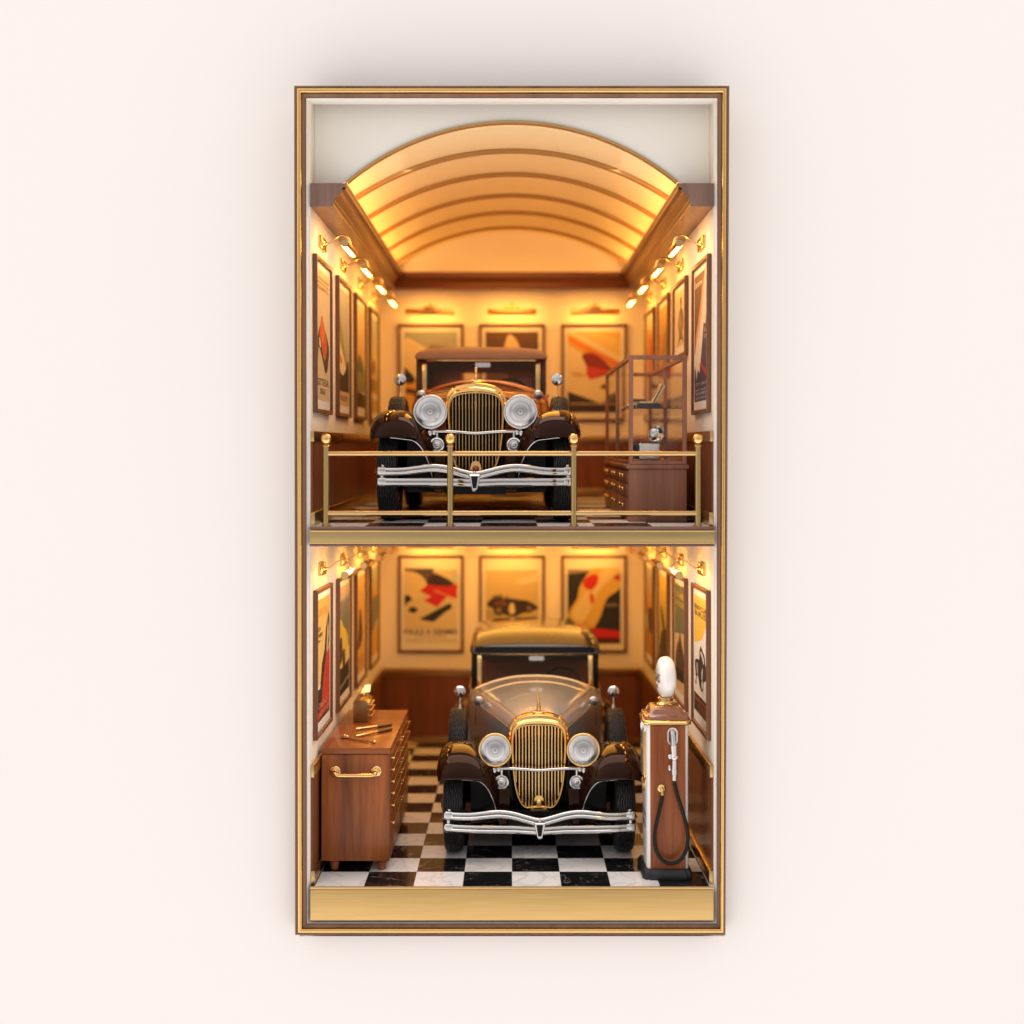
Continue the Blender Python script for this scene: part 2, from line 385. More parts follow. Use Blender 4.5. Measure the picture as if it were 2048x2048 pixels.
# vault
hv = 354.0; rise = 656 - 547.0; RV = (hv*hv + rise*rise)/(2*rise); zv = 656 - RV; av = math.asin(hv/RV)
A = arc(RV, zv, av, 64); B = arc(RV+8, zv, av, 64); m = MB()
m.loft([[(a[0], 68, a[1]), (b[0], 68, b[1]), (b[0], YB, b[1]), (a[0], YB, a[1])] for a, b in zip(A, B)], True, True, True)
vault = m.build('vault', vault_m, case, mp=lambda x, y, z: (x, y, Zu(z, y)), smooth=30)
for yr in (284, 536, 806, 1056, 1312):
    A = arc(RV-9, zv, av*.985, 64); B = arc(RV+1, zv, av*.985, 64); m = MB()
    m.loft([[(a[0], yr+1.5, a[1]), (a[0]*1.001, yr, a[1]+1.5), (b[0], yr, b[1]), (b[0], yr+17, b[1]), (a[0]*1.001, yr+17, a[1]+1.5), (a[0], yr+15.5, a[1])] for a, b in zip(A, B)], True, True, True)
    m.build('vault_rib', rib_m, vault, mp=lambda x, y, z: (x, y, Zu(z, y)), smooth=30)
# cornice: profile (offset from wall, z)
prof = [(0, 476.6), (46, 476.6), (47, 479), (46.5, 484), (49, 486), (50, 489), (49, 493), (53, 496.5), (59, 501), (63.5, 507), (65, 512), (64.5, 514), (69, 515), (72, 518), (73.5, 521.5), (73.5, 523.5), (71.5, 523.5), (71, 510.5), (53, 510), (53, 521), (0, 521)]
def mpu(x, y, z): return (x, y, Zu(z, y))
def mpl(x, y, z): return (x, y, Zl(z, y))
for sx in (-1, 1):
    m = MB(); r0 = [(sx*(405-a), 9.0, z) for a, z in prof]; r1 = [(sx*(405-a), YB-a, z) for a, z in prof]
    m.loft([r0, r1], True, False, True)
    fc = MB(); cn = m.build('cornice', trim_wood_y, case, mp=mpu, smooth=32)
    pf = prof[:16] + [(71, 523), (0, 523)]
    fc.prism([(sx*(405-a), z) for a, z in pf], 6.5, 9.5); fc.build('cornice_end', trim_face, cn, mp=mpu, smooth=0)
    st = MB(); st.box(sx*344.5, sx*347.5, 78, YB-62, 512, 533); st.build('cove_light', strip_m, case, mp=mpu, smooth=0)
m = MB(); m.loft([[(sx*(405-a), YB-a, z) for a, z in prof] for sx in (-1, 1)], True)
m.build('cornice', trim_wood_x, case, mp=mpu, smooth=32)
st = MB(); st.box(-330, 330, YB-66, YB-56, 510.6, 512.5); st.build('cove_light', strip_low, case, mp=mpu, smooth=0)
# wainscot, rail and skirting in both rooms
def wainscot(mp, zf, zt, hcap, hb):
    for sx in (-1, 1):
        MB().box(sx*401, sx*405, 14, YB, zf, zt-2).build('wainscot', wains_m, case, mp=mp, smooth=0)
        MB().box(sx*397.5, sx*404.9, 11, YB-7.5, zt-hcap, zt).build('dado_rail', satin, case, mp=mp, bevel=.8, smooth=30)
        MB().box(sx*396, sx*404.8, 11, YB-9, zf, zf+hb).build('skirting', satin, case, mp=mp, bevel=.8, smooth=30)
    MB().box(-401, 401, YB-4, YB, zf, zt-2).build('wainscot', wains_m, case, mp=mp, smooth=0)
    MB().box(-397.4, 397.4, YB-7.5, YB-.1, zt-hcap, zt).build('dado_rail', satin, case, mp=mp, bevel=.8, smooth=30)
    MB().box(-396, 396, YB-9, YB-.2, zf, zf+hb).build('skirting', satin, case, mp=mp, bevel=.8, smooth=30)
wainscot(mpu, UF, 26, 21, 27)
wainscot(mpl, LF, -558.5, 24, 27)
# floors and the slab between the rooms
MB().box(-404.5, 404.5, 1, YB, LF-12, LF).build('lower_floor', marble_lo, case, mp=mpl, smooth=0)
MB().box(-404.5, 404.5, 3, YB, UF-7, UF).build('upper_floor', marble_up, case, mp=mpu, smooth=0)
sl = MB()
zt, zb = -122.6-7.2, -161.0
sl.add([(-404.5, 1, zt), (404.5, 1, zt), (404.5, YB, zt+UP_S*YB), (-404.5, YB, zt+UP_S*YB), (-404.5, 1, zb), (404.5, 1, zb), (404.5, YB, zb+LO_S*YB), (-404.5, YB, zb+LO_S*YB)],
       [(0,1,2,3),(7,6,5,4),(0,4,5,1),(1,5,6,2),(2,6,7,3),(3,7,4,0)])
slab = sl.build('floor_slab', wall_m, case, smooth=0)
MB().box(-404.5, 404.5, -2, 2.8, -130.2, -122.7).build('slab_edge', slab_wood, slab, bevel=.6)
MB().box(-404.5, 404.5, -2, .9, -162.8, -157.3).build('slab_edge', slab_wood, slab, bevel=.6)
m = MB(); m.box(-404.3, 404.3, -5, .8, -157, -131)
be = m.build('brass_fascia', brushed2, slab, bevel=1.0)
m = MB(); m.box(-404.3, 404.3, -6.2, -4.9, -133.2, -130.6); m.box(-404.3, 404.3, -6.2, -4.9, -157.2, -154.8); m.build('fascia_bead', brass, be, bevel=.5)
MB().box(-404, 404, -1.5, .8, -848.6, -842.6).build('threshold', satin, case, bevel=.8)
m = MB(); m.box(-403.5, 403.5, -3, 8, -910.5, -849); m.build('brass_plinth', brushed, case, bevel=1.6, seg=3)

# ------------------------------------------------------------------ railing
rl = thing('railing', 'low polished brass railing with ball topped posts along the upper floor edge', 'railing', None, (0, 9, -122.6))
for px in (651, 900, 1148, 1397):
    x = px - 1024
    m = MB(); m.lathe([(0, 0), (9.5, 0), (9.8, 1.4), (8.6, 2.6), (6.6, 3.6), (6.3, 5), (6.3, 158), (7.6, 159), (7.9, 161), (6.4, 162.5), (5.2, 163.6), (4.6, 166)], (x, 0, 0), (0, 0, 1), 28)
    p = m.build('post', rail_m, rl)
    MB().ball((x, 0, 174.5), 11.2, 28).build('ball_finial', gold, p)
for z in (145.5, 26):
    m = MB(); m.tube([(-373, 0, z), (373, 0, z)], 4.9, 20); m.build('handrail', rail_m if False else satin, rl)

# ------------------------------------------------------------------ picture lights
def make_lamp(name, pw, ph, arm_y=60, ref=(0, -.62, .78), op=.60):
    t = thing(name, '', 'picture light', group='brass picture lights above the posters')
    m = MB(); m.box(-pw/2, pw/2, -6.5, 0, -ph/2, ph/2); bp = m.build('backplate', brass, t, bevel=1.6, seg=2)
    m = MB(); m.lathe([(0, 14), (3.2, 13.5), (4.2, 11.5), (3.4, 10), (6.5, 8.2), (7.5, 6.5), (8.5, 6)], (0, 0, 0), (0, -1, 0), 20); m.build('boss', brass, bp)
    path = crom([(0, -11, 1), (0, -18, 3), (0, -27, 9), (0, -38, 16.5), (0, -48, 18), (0, -57, 13), (0, -61, 6), (0, -62, 0)], 5)
    m = MB(); m.tube(path, 2.1, 12); m.build('arm', brass, t)
    sh = MB(); L_ = 75
    a0, a1 = -PI*op, PI*op
    # half-open tube along x, open towards the wall and down
    sh.lathe([(8.4, -L_), (9.0, -L_+1), (9.0, L_-1), (8.4, L_), (7.5, L_), (7.5, -L_), (8.4, -L_)], (0, -arm_y, -9.5), (1, 0, 0), 24, a0, a1, ref=ref)
    for e in (-1, 1): sh.lathe([(0, e*L_), (8.2, e*L_), (8.6, e*(L_-1)), (8.6, e*(L_-2)), (0, e*(L_-2.2))], (0, -arm_y, -9.5), (1, 0, 0), 24)
    sh.ball((0, -arm_y-2, 0), 3.6, 14)
    s_ = sh.build('shade', brass, t)
    b = MB(); b.lathe([(0, -L_+5), (5.2, -L_+5), (6, -L_+8), (6, L_-8), (5.2, L_-5), (0, L_-5)], (0, -arm_y+2.2, -11.6), (1, 0, 0), 16); b.build('bulb', bulb_m, t)
    return t
# ------------------------------------------------------------------ posters
INK = {}
def ink_m(c):
    k = tuple(round(.84*q**1.18, 3) for q in c)
    if k not in INK: INK[k] = P('printed_ink', k, .55, noise=.06, nscale=120)
    return INK[k]
paper = (.80, .735, .62)
def poster(label, room, loc, rz, w, h, art, texts=(), mat=19, bg=paper, t=9.5, bar=8.5, lift=0):
    th = thing('framed_poster', label, 'poster', room, loc, rz, 'framed motoring posters on the walls')
    m = MB(); hw = w/2
    m.box(-hw, -hw+bar, -t, -.3, 0, h); m.box(hw-bar, hw, -t, -.3, 0, h); m.box(-hw+bar, hw-bar, -t+.02, -.3, h-bar, h); m.box(-hw+bar, hw-bar, -t+.02, -.3, 0, bar)
    m.build('frame', poster_wood, th, bevel=.7, seg=1, smooth=25)
    MB().box(-hw+bar-.5, hw-bar+.5, -4.2, -.6, bar-.5, h-bar+.5).build('mount', ink_m((.82, .77, .69)), th, smooth=0)
    x0, x1, z0, z1 = -hw+bar+mat*.62, hw-bar-mat*.62, bar+mat, h-bar-mat*.8
    pr = MB(); mats = []; lay = 0
    def U(u, v): return x0+(x1-x0)*u, z0+(z1-z0)*v
    def mid(c):
        mm = ink_m(c)
        if mm not in mats: mats.append(mm)
        return mats.index(mm)
    def poly(pts, c):
        nonlocal lay
        y = -4.35 - .05*lay; lay += 1
        q = [U(min(max(a, 0), 1), min(max(b if lay == 1 else lift+(1-lift)*b, 0), 1)) for a, b in pts]
        # drop repeated points
        qq = []
        for p_ in q:
            if not qq or (abs(p_[0]-qq[-1][0]) + abs(p_[1]-qq[-1][1])) > 1e-4: qq.append(p_)
        if len(qq) > 2:
            sgn = sum(qq[i][0]*qq[(i+1) % len(qq)][1] - qq[(i+1) % len(qq)][0]*qq[i][1] for i in range(len(qq)))
            if sgn < 0: qq.reverse()
            pr.add([(a, y, b) for a, b in qq], [tuple(range(len(qq)))], mid(c))
    poly([(0,0),(1,0),(1,1),(0,1)], bg)
    for a in art:
        k = a[0]
        if k == 'p': poly(a[2], a[1])
        elif k == 'c': poly(crom(a[2], 7, True), a[1])
        elif k == 'o':
            cx, cy, rx, ry = a[2]; poly([(cx+rx*math.cos(2*PI*i/32), cy+ry*math.sin(2*PI*i/32)) for i in range(32)], a[1])
        elif k == 'g':      # printed graded band: ('g', c0 bottom, c1 top, v0, v1[, u0, u1])
            c0, c1, v0, v1 = a[1:5]; u0, u1 = (a[5], a[6]) if len(a) > 5 else (0, 1); n = 12
            for i in range(n):
                f = i/(n-1); c = tuple(c0[q]+(c1[q]-c0[q])*f for q in range(3)); va = v0+(v1-v0)*i/n; vb = v0+(v1-v0)*(i+1)/n
                lay -= (1 if i else 0); poly([(u0,va),(u1,va),(u1,vb),(u0,vb)], c)
    po = pr.build('print', mats, th, smooth=0, fixn=False)
    if texts:
        for (s_, u0, v0, u1, v1, c) in texts:
            vs, fs = text_poly(s_, .012); lt = MB()
            lt.add([(U(u0+(u1-u0)*a, v0+(v1-v0)*b)[0], -4.5-.05*lay, U(u0+(u1-u0)*a, v0+(v1-v0)*b)[1]) for a, b in vs], fs)
            lt.build('lettering', ink_m(c), th, smooth=0, fixn=False)
    return th
K = (.022, .018, .018); BR = (.10, .045, .022); RD = (.55, .045, .02); OR = (.72, .22, .05); GO = (.72, .43, .10); TAN = (.62, .44, .24)
CR = (.78, .66, .44); GY = (.33, .34, .33); BL = (.30, .38, .42); NV = (.05, .05, .12); GN = (.12, .17, .09); OL = (.30, .28, .12); DB = (.05, .028, .018); YE = (.80, .58, .10)
PW = 232; YP = [42+341*i for i in range(4)]
def left(i): return (-XW, YP[i]+PW/2), PI/2
def right(i): return (XW, YP[i]+PW/2), -PI/2
XB = [-251, 0, 254]
def put(room, side, i, label, art, texts=(), z0=None, h=None, **k):
    if side == 'b': loc = (XB[i], YB); rz = 0; w = 204; zz, hh = (70, 301) if room == 'u' else (-511, 301)
    else:
        loc, rz = left(i) if side == 'l' else right(i); w = PW; zz, hh = (64, 323) if room == 'u' else (-515, 305)
    if z0 is not None: zz, hh = z0, h
    return poster(label, room, (loc[0], loc[1], zz), rz, w, hh, art, texts, **k)
# upper left wall
put('u', 'l', 0, 'tan framed poster of a pointed orange and brown shape above block capitals', [
    ('g', (.66, .50, .30), (.74, .56, .30), 0, 1),
    ('c', DB, [(.02, .40), (.05, .30), (.12, .31), (.18, .40), (.3, .38), (.5, .30), (.62, .24), (.72, .22), (.86, .26), (.95, .36), (.95, .44), (.75, .53), (.48, .60), (.42, .64), (.36, .60), (.16, .52)]),
    ('c', (.60, .09, .02), [(.42, .66), (.30, .58), (.24, .50), (.36, .44), (.60, .32), (.74, .36), (.80, .46), (.60, .58)]),
    ('c', (.70, .17, .03), [(.42, .65), (.34, .57), (.34, .50), (.50, .44), (.58, .50), (.54, .58)]),
    ('c', CR, [(.22, .48), (.24, .42), (.34, .41), (.30, .46)])],
    [('GITTEGA', .05, .115, .92, .17, BR), ('SEGE', .28, .05, .66, .095, BR), ('OCTUEL GOUR', .08, .925, .95, .945, (.40, .27, .12)), ('MOTRA DE', .08, .895, .9, .912, (.40, .27, .12)), ('TOURSECA', .08, .85, .92, .88, (.40, .27, .12))], bg=(.7, .52, .30))
put('u', 'l', 1, 'olive landscape poster with a dark sweeping road and caption strip', [
    ('g', (.42, .40, .20), (.50, .50, .40), .12, 1), ('c', OL, [(0, .78), (.3, .68), (.7, .42), (1, .36), (1, .12), (0, .12)]), ('c', CR, [(0, .55), (.35, .47), (.75, .30), (.4, .24), (0, .30)]),
    ('c', OR, [(.05, .44), (.35, .40), (.3, .36), (.05, .37)]), ('c', K, [(0, .30), (.4, .26), (.75, .34), (1, .40), (1, .10), (0, .10)]), ('p', TAN, [(0,0),(1,0),(1,.12),(0,.12)])],
    [('RALLYE', .2, .04, .8, .085, BR)])
put('u', 'l', 2, 'golden poster with dark green trees above a brown base', [
    ('g', (.70, .42, .10), (.72, .60, .36), .2, 1), ('c', GN, [(.1, .40), (.3, .52), (.6, .50), (.85, .42), (.95, .30), (.6, .22), (.1, .24)]), ('c', OL, [(0, .3), (.4, .36), (1, .30), (1, .18), (0, .18)]), ('p', DB, [(0, .02), (1, .02), (1, .15), (0, .17)])])
put('u', 'l', 3, 'pale poster with blue grey sky and small brown figure, nearest the corner', [
    ('g', CR, (.40, .46, .48), .55, 1), ('g', GO, CR, .2, .55), ('c', BR, [(.3, .52), (.5, .56), (.6, .48), (.5, .40), (.3, .42)]), ('c', OL, [(.1, .32), (.6, .36), (.9, .28), (.5, .22), (.1, .24)]), ('p', TAN, [(0, 0), (1, 0), (1, .14), (0, .14)])])
# upper right wall
put('u', 'r', 0, 'poster of cream streaks over navy with a red splash and white script', [
    ('p', BR, [(0, .38), (1, .38), (1, 1), (0, 1)]), ('g', (.16, .07, .03), (.24, .12, .06), .45, 1), ('p', NV, [(0, 0), (1, 0), (1, .62), (0, .30)]),
    ('p', (.72, .30, .12), [(.62, .99), (.50, .80), (.25, .62), (.1, .52), (.05, .40), (.3, .5), (.6, .8)]),
    ('p', (.80, .70, .55), [(.78, 1), (.60, .80), (.42, .62), (.20, .48), (0, .36), (0, .24), (.08, .28), (.16, .17), (.26, .25), (.40, .22), (.55, .40), (.70, .60), (.80, .58), (1, .64), (1, 1)]),
    ('p', (.74, .56, .36), [(.7, .96), (.50, .70), (.30, .50), (.15, .36), (.25, .38), (.5, .6), (.75, .9)]),
    ('p', NV, [(1, .70), (.9, .66), (.72, .44), (.60, .28), (.60, .1), (1, .1)]), ('p', (.50, .03, .04), [(.40, .28), (.55, .27), (.75, .21), (.98, .16), (.98, .23), (.7, .26), (.5, .31)])],
    [('Sartrow', .05, .905, .62, .955, (.85, .78, .66)), ('GRAND', .74, .52, .98, .55, (.5, .45, .5)), ('TOURS', .72, .47, .98, .505, (.5, .45, .5)), ('CITY  SOLTS', .14, .125, .95, .145, (.6, .55, .55)), ('MOTY  ROUTE', .12, .08, .95, .095, (.6, .55, .55)), ('GRUNDOMBE DES', .1, .05, .97, .07, (.6, .55, .55)), ('AUTO CONCOURS', .1, .015, .97, .035, (.6, .55, .55))], bg=NV)
put('u', 'r', 1, 'small cream picture with a brown pencil drawing of a seated rider', [
    ('c', (.22, .14, .08), [(.28, .06), (.40, .20), (.30, .40), (.40, .62), (.50, .70), (.46, .84), (.56, .90), (.66, .82), (.62, .70), (.74, .62), (.82, .40), (.72, .22), (.80, .06), (.6, .12), (.45, .10)]),
    ('c', (.48, .34, .20), [(.45, .25), (.42, .5), (.52, .6), (.55, .35)]), ('c', (.40, .28, .17), [(.62, .2), (.66, .45), (.74, .42), (.68, .2)]), ('p', TAN, [(.16, .04), (.9, .1), (.9, .07), (.16, .02)])], z0=205, h=182, bg=(.78, .62, .38))
put('u', 'r', 2, 'green poster with a glowing orange panel, behind the glass cabinet', [('g', GN, GO, 0, 1), ('c', OR, [(.1, .7), (.5, .72), (.5, .4), (.1, .42)]), ('c', OL, [(.4, .6), (1, .8), (1, .2), (.5, .3)])])
put('u', 'r', 3, 'plain orange poster nearest the back corner on the right', [('g', GO, CR, 0, 1), ('c', OR, [(.3, .9), (.8, .7), (.6, .4), (.2, .5)])])
# upper back wall
put('u', 'b', 0, 'poster with grey blue sky over a pale dune and dark shape', [
    ('g', (.60, .52, .32), (.40, .42, .40), .3, 1), ('c', (.30, .28, .22), [(.5, .84), (1, .76), (1, .68), (.55, .72)]), ('c', CR, [(0, .90), (.25, .86), (.55, .70), (.7, .5), (.3, .4), (0, .5)]),
    ('p', GO, [(0, 0), (1, 0), (1, .42), (0, .42)]), ('c', K, [(0, .55), (.1, .5), (.2, .42), (.15, .36), (0, .38)]), ('c', BR, [(.05, .3), (.3, .26), (.3, .22), (.05, .24)])])
put('u', 'b', 1, 'dark brown poster with a single cream sail', [('g', BR, (.16, .075, .035), 0, 1), ('c', (.72, .55, .36), [(.22, .55), (.34, .78), (.42, .95), (.52, .94), (.64, .82), (.72, .55)])], bg=BR)
put('u', 'b', 2, 'sunray poster with a crimson winged shape over a bridge', [
    ('p', GO, [(0,.5),(1,.5),(1,1),(0,1)]), ('p', (.74, .54, .22), [(0, 1), (1, .72), (1, .9), (.5, 1)]), ('p', CR, [(0, .98), (1, .62), (1, .70), (.1, 1)]), ('p', OR, [(0, .9), (1, .52), (1, .60), (0, .94)]), ('p', CR, [(0, .84), (.35, .7), (1, .46), (1, .0), (0, .0)]),
    ('c', (.28, .025, .02), [(.27, .70), (.40, .74), (.58, .70), (.75, .60), (.86, .52), (.7, .46), (.5, .42), (.36, .46), (.36, .56)]), ('c', (.60, .06, .03), [(.36, .56), (.56, .55), (.8, .52), (.62, .46), (.46, .41), (.38, .44)]),
    ('c', TAN, [(.05, .48), (.2, .50), (.35, .46), (.2, .43)]), ('c', BR, [(.62, .32), (.8, .38), (.86, .36), (.7, .29)]), ('p', DB, [(0, .26), (.6, .12), (1, .18), (1, 0), (0, 0)]), ('p', TAN, [(.04, .10), (.96, .10), (.96, .115), (.04, .115)])])
# lower left wall
put('l', 'l', 0, 'yellow and red poster with a black diagonal pillar and red foreground', [
    ('g', (.76, .56, .24), (.70, .42, .10), .3, 1), ('p', K, [(.93, .86), (.98, .80), (.98, .60), (.62, .42), (.40, .12), (.22, 0), (0, .06), (0, .28), (.26, .26), (.40, .46), (.60, .56), (.70, .74)]), ('p', (.64, .46, .20), [(.84, .80), (.93, .68), (.80, .50), (.74, .54)]),
    ('p', (.56, .035, .015), [(1, .56), (.72, .50), (.50, .34), (.34, .10), (.0, .06), (0, 0), (1, 0)]), ('p', (.18, .03, .015), [(0, 0), (1, 0), (1, .06), (.3, .03)])],
    [('RALLYE', .08, .86, .8, .92, (.66, .36, .08)), ('AUX', .02, .74, .3, .775, BR), ('COUPES', .04, .69, .44, .72, BR), ('de', .08, .65, .26, .675, BR), ('GRAND', .14, .10, .8, .15, (.7, .3, .16)), ('SALON MOTORS', .2, .035, .95, .075, (.7, .36, .2))])
put('l', 'l', 1, 'grey and green poster with a tall yellow flame shape', [
    ('p', GY, [(0,.5),(1,.5),(1,.9),(0,.88)]), ('g', GN, (.28, .26, .22), .4, .86), ('p', (.62, .48, .34), [(0, .86), (1, .90), (1, 1), (0, 1)]), ('c', YE, [(.02, .62), (.2, .70), (.45, .62), (.75, .55), (.9, .42), (.8, .30), (.5, .24), (.2, .26), (.05, .4)]),
    ('c', K, [(.08, .5), (.3, .52), (.32, .34), (.12, .30)]), ('c', DB, [(.35, .38), (.55, .40), (.6, .24), (.4, .22)]), ('p', K, [(0, 0), (1, 0), (1, .28), (.5, .24), (0, .26)]), ('p', OL, [(.05, .05), (.95, .1), (.95, .13), (.05, .08)])])
put('l', 'l', 2, 'amber poster with a tall shadowy brown figure', [('g', GO, (.74, .50, .20), 0, 1), ('c', BR, [(.35, .62), (.5, .66), (.62, .56), (.7, .36), (.5, .28), (.15, .26), (.2, .38)]), ('c', TAN, [(.4, .84), (.7, .82), (.6, .78)]), ('p', (.6, .34, .1), [(0, 0), (1, 0), (1, .16), (0, .2)])])
put('l', 'l', 3, 'poster banded blue, gold and slate nearest the left corner', [('g', GO, (.44, .50, .48), .6, 1), ('c', (.22, .24, .20), [(.1, .62), (.9, .66), (.95, .4), (.1, .3)]), ('p', GO, [(0, 0), (1, 0), (1, .32), (0, .28)])])
# lower right wall
put('l', 'r', 0, 'white poster with a yellow sun, black veteran car and black caption', [
    ('p', (.78, .72, .62), [(0,0),(1,0),(1,1),(0,1)]), ('c', (.78, .50, .07), [(0, 1), (1, 1), (1, .88), (.84, .76), (.6, .66), (.3, .62), (0, .62)]), ('p', (.80, .56, .12), [(0, .97), (1, .97), (1, 1), (0, 1)]),
    ('c', K, [(.05, .42), (.10, .32), (.08, .25), (.16, .24), (.22, .32), (.34, .30), (.42, .25), (.58, .22), (.70, .25), (.72, .31), (.90, .35), (.92, .42), (.86, .47), (.80, .53), (.62, .57), (.50, .59), (.42, .54), (.38, .47), (.2, .46)]),
    ('c', (.62, .56, .50), [(.46, .54), (.60, .55), (.76, .50), (.72, .46), (.6, .5)]), ('c', (.34, .31, .29), [(.16, .42), (.3, .42), (.3, .34), (.2, .34)]), ('c', (.5, .46, .42), [(.58, .40), (.68, .42), (.64, .33), (.56, .32)]), ('o', (.7, .64, .56), (.62, .28, .05, .035)), ('o', (.7, .64, .56), (.13, .29, .03, .025)),
    ('p', K, [(.0, .015), (1, .015), (1, .165), (.0, .165)])],
    [('BEROCCAR', .03, .885, .97, .925, (.2, .14, .06)), ('BUFLES', .06, .83, .9, .875, (.2, .14, .06)), ('GRAND PRIX', .06, .105, .94, .145, (.55, .12, .05)), ('MOTEURS DE', .3, .075, .94, .093, (.5, .16, .07)), ('TOURING', .3, .052, .94, .068, (.5, .16, .07)), ('1929 CLASSE', .3, .028, .94, .044, (.5, .16, .07))], bg=(.78, .72, .62))
put('l', 'r', 1, 'sage green poster with yellow lettering over a dark mountain', [
    ('p', (.66, .50, .28), [(0,0),(1,0),(1,1),(0,1)]), ('p', (.16, .19, .12), [(0, .52), (1, .58), (1, 1), (0, 1)]), ('c', (.10, .06, .05), [(.2, .40), (.4, .48), (.5, .56), (.6, .50), (.75, .42), (.95, .30), (.9, .16), (.1, .2)]), ('p', K, [(0, .08), (1, .12), (1, .22), (0, .2)])],
    [('COURSE', .12, .88, .9, .93, YE), ('MONTAGNE', .1, .80, .9, .85, YE)])
put('l', 'r', 2, 'mustard poster with a dark diagonal streak', [('g', OL, YE, .1, 1), ('c', DB, [(.2, .68), (.45, .62), (.7, .46), (.5, .44), (.3, .52)]), ('c', DB, [(.3, .40), (.9, .46), (1, .2), (.2, .2)]), ('p', BR, [(0, 0), (1, 0), (1, .2), (0, .25)])])
put('l', 'r', 3, 'poster fading from grey to amber and brown nearest the right corner', [('g', (.6, .3, .08), (.44, .42, .36), .45, 1), ('c', BR, [(.2, .5), (.8, .54), (.9, .3), (.3, .26)]), ('p', (.5, .24, .06), [(0, 0), (1, 0), (1, .25), (0, .28)])])
# lower back wall
put('l', 'b', 0, 'abstract poster of plum, red and black blades over a cream disc', [
    ('p', (.72, .60, .38), [(0,0),(1,0),(1,1),(0,1)]), ('p', (.60, .62, .52), [(.9, .65), (1, .62), (1, 1), (.88, 1)]), ('p', (.13, .085, .10), [(0, 1), (.60, 1), (.53, .83), (.42, .66), (.36, .62), (.1, .86), (0, .88)]), ('o', (.78, .64, .38), (0.02, .66, .40, .22)),
    ('c', (.045, .022, .03), [(.53, .84), (.72, .80), (.9, .72), (.94, .66), (.86, .62), (.6, .62), (.42, .66)]), ('p', (.62, .02, .015), [(.44, .68), (.60, .66), (.84, .65), (1, .70), (1, .47), (.82, .51), (.62, .34), (.36, .44), (.50, .50), (.28, .58)]),
    ('p', (.72, .30, .12), [(.55, .58), (.95, .46), (.95, .48), (.58, .60)]), ('p', K, [(.86, .36), (.72, .28), (.28, .16), (.40, .14), (.55, .12), (.88, .34)]), ('p', K, [(.88, .40), (.80, .38), (.30, .17), (.5, .13), (.9, .33)]), ('p', K, [(0, .52), (.08, .52), (.15, .46), (.05, .40), (0, .35)]), ('o', K, (.16, .30, .085, .045))],
    [('PAULE A GERMES', .0, .115, 1, .18, (.06, .035, .02)), ('TOURNE MOTEUR', .2, .075, .8, .10, (.45, .32, .16)), ('COUPE DU SALON GRANDE', .02, .025, .98, .05, (.45, .32, .16))], lift=.17)
put('l', 'b', 1, 'sepia poster of a low racing car on a pale track', [
    ('g', (.62, .46, .22), (.74, .60, .34), 0, 1), ('p', (.80, .70, .48), [(.55, .7), (1, .86), (1, .72), (.7, .66)]), ('p', (.50, .38, .18), [(0, .28), (.5, .10), (1, .18), (1, 0), (0, 0)]), ('c', (.05, .022, .015), [(.02, .34), (.12, .44), (.22, .48), (.45, .44), (.62, .42), (.80, .40), (1, .30), (.98, .26), (.7, .2), (.52, .14), (.3, .2), (.12, .28)]),
    ('c', (.24, .08, .05), [(.16, .36), (.30, .40), (.42, .36), (.3, .3), (.2, .3)]), ('c', CR, [(.46, .34), (.52, .36), (.56, .24), (.5, .18), (.44, .24)]), ('o', K, (.25, .25, .10, .085)), ('o', (.35, .22, .12), (.25, .25, .05, .04)), ('o', K, (.82, .28, .085, .075)), ('o', (.35, .22, .12), (.82, .28, .04, .035)), ('p', (.5, .36, .18), [(.3, .44), (.42, .50), (.44, .47), (.34, .42)]), ('c', (.3, .2, .1), [(.14, .48), (.3, .5), (.3, .46), (.16, .45)])], lift=.22, bg=(.60, .45, .22))
put('l', 'b', 2, 'black poster with a yellow swoosh and scarlet ground', [
    ('p', K, [(0,0),(1,0),(1,1),(0,1)]), ('p', (.36, .30, .24), [(0, .86), (.55, .9), (.5, .94), (0, .92)]), ('c', (.76, .52, .14), [(.02, .30), (.05, .42), (.18, .56), (.24, .72), (.42, .9), (.7, 1.1), (1.1, 1.1), (1.02, .72), (.75, .56), (.62, .34), (.5, .2), (.3, .08), (0, .12)]), ('c', (.82, .66, .34), [(.1, .38), (.3, .6), (.5, .8), (.8, .96), (1, .9), (.6, .66), (.42, .4), (.25, .25)]),
    ('c', (.66, .03, .02), [(.30, .78), (.46, .86), (.58, .84), (.56, .74), (.44, .66), (.32, .70)]), ('c', (.66, .08, .03), [(.44, .64), (.5, .56), (.46, .48), (.42, .56)]), ('c', RD, [(.86, .82), (1, .86), (1, .78)]), ('c', RD, [(.2, .26), (.35, .28), (.3, .2)]),
    ('p', (.62, .015, .02), [(.4, .2), (.7, .18), (1, .16), (1, .06), (.5, .08)]), ('p', (.12, .015, .012), [(.2, .08), (1, .07), (1, 0), (0, 0)])], [('GRAND', .72, .46, .94, .5, (.45, .36, .24))], bg=K)
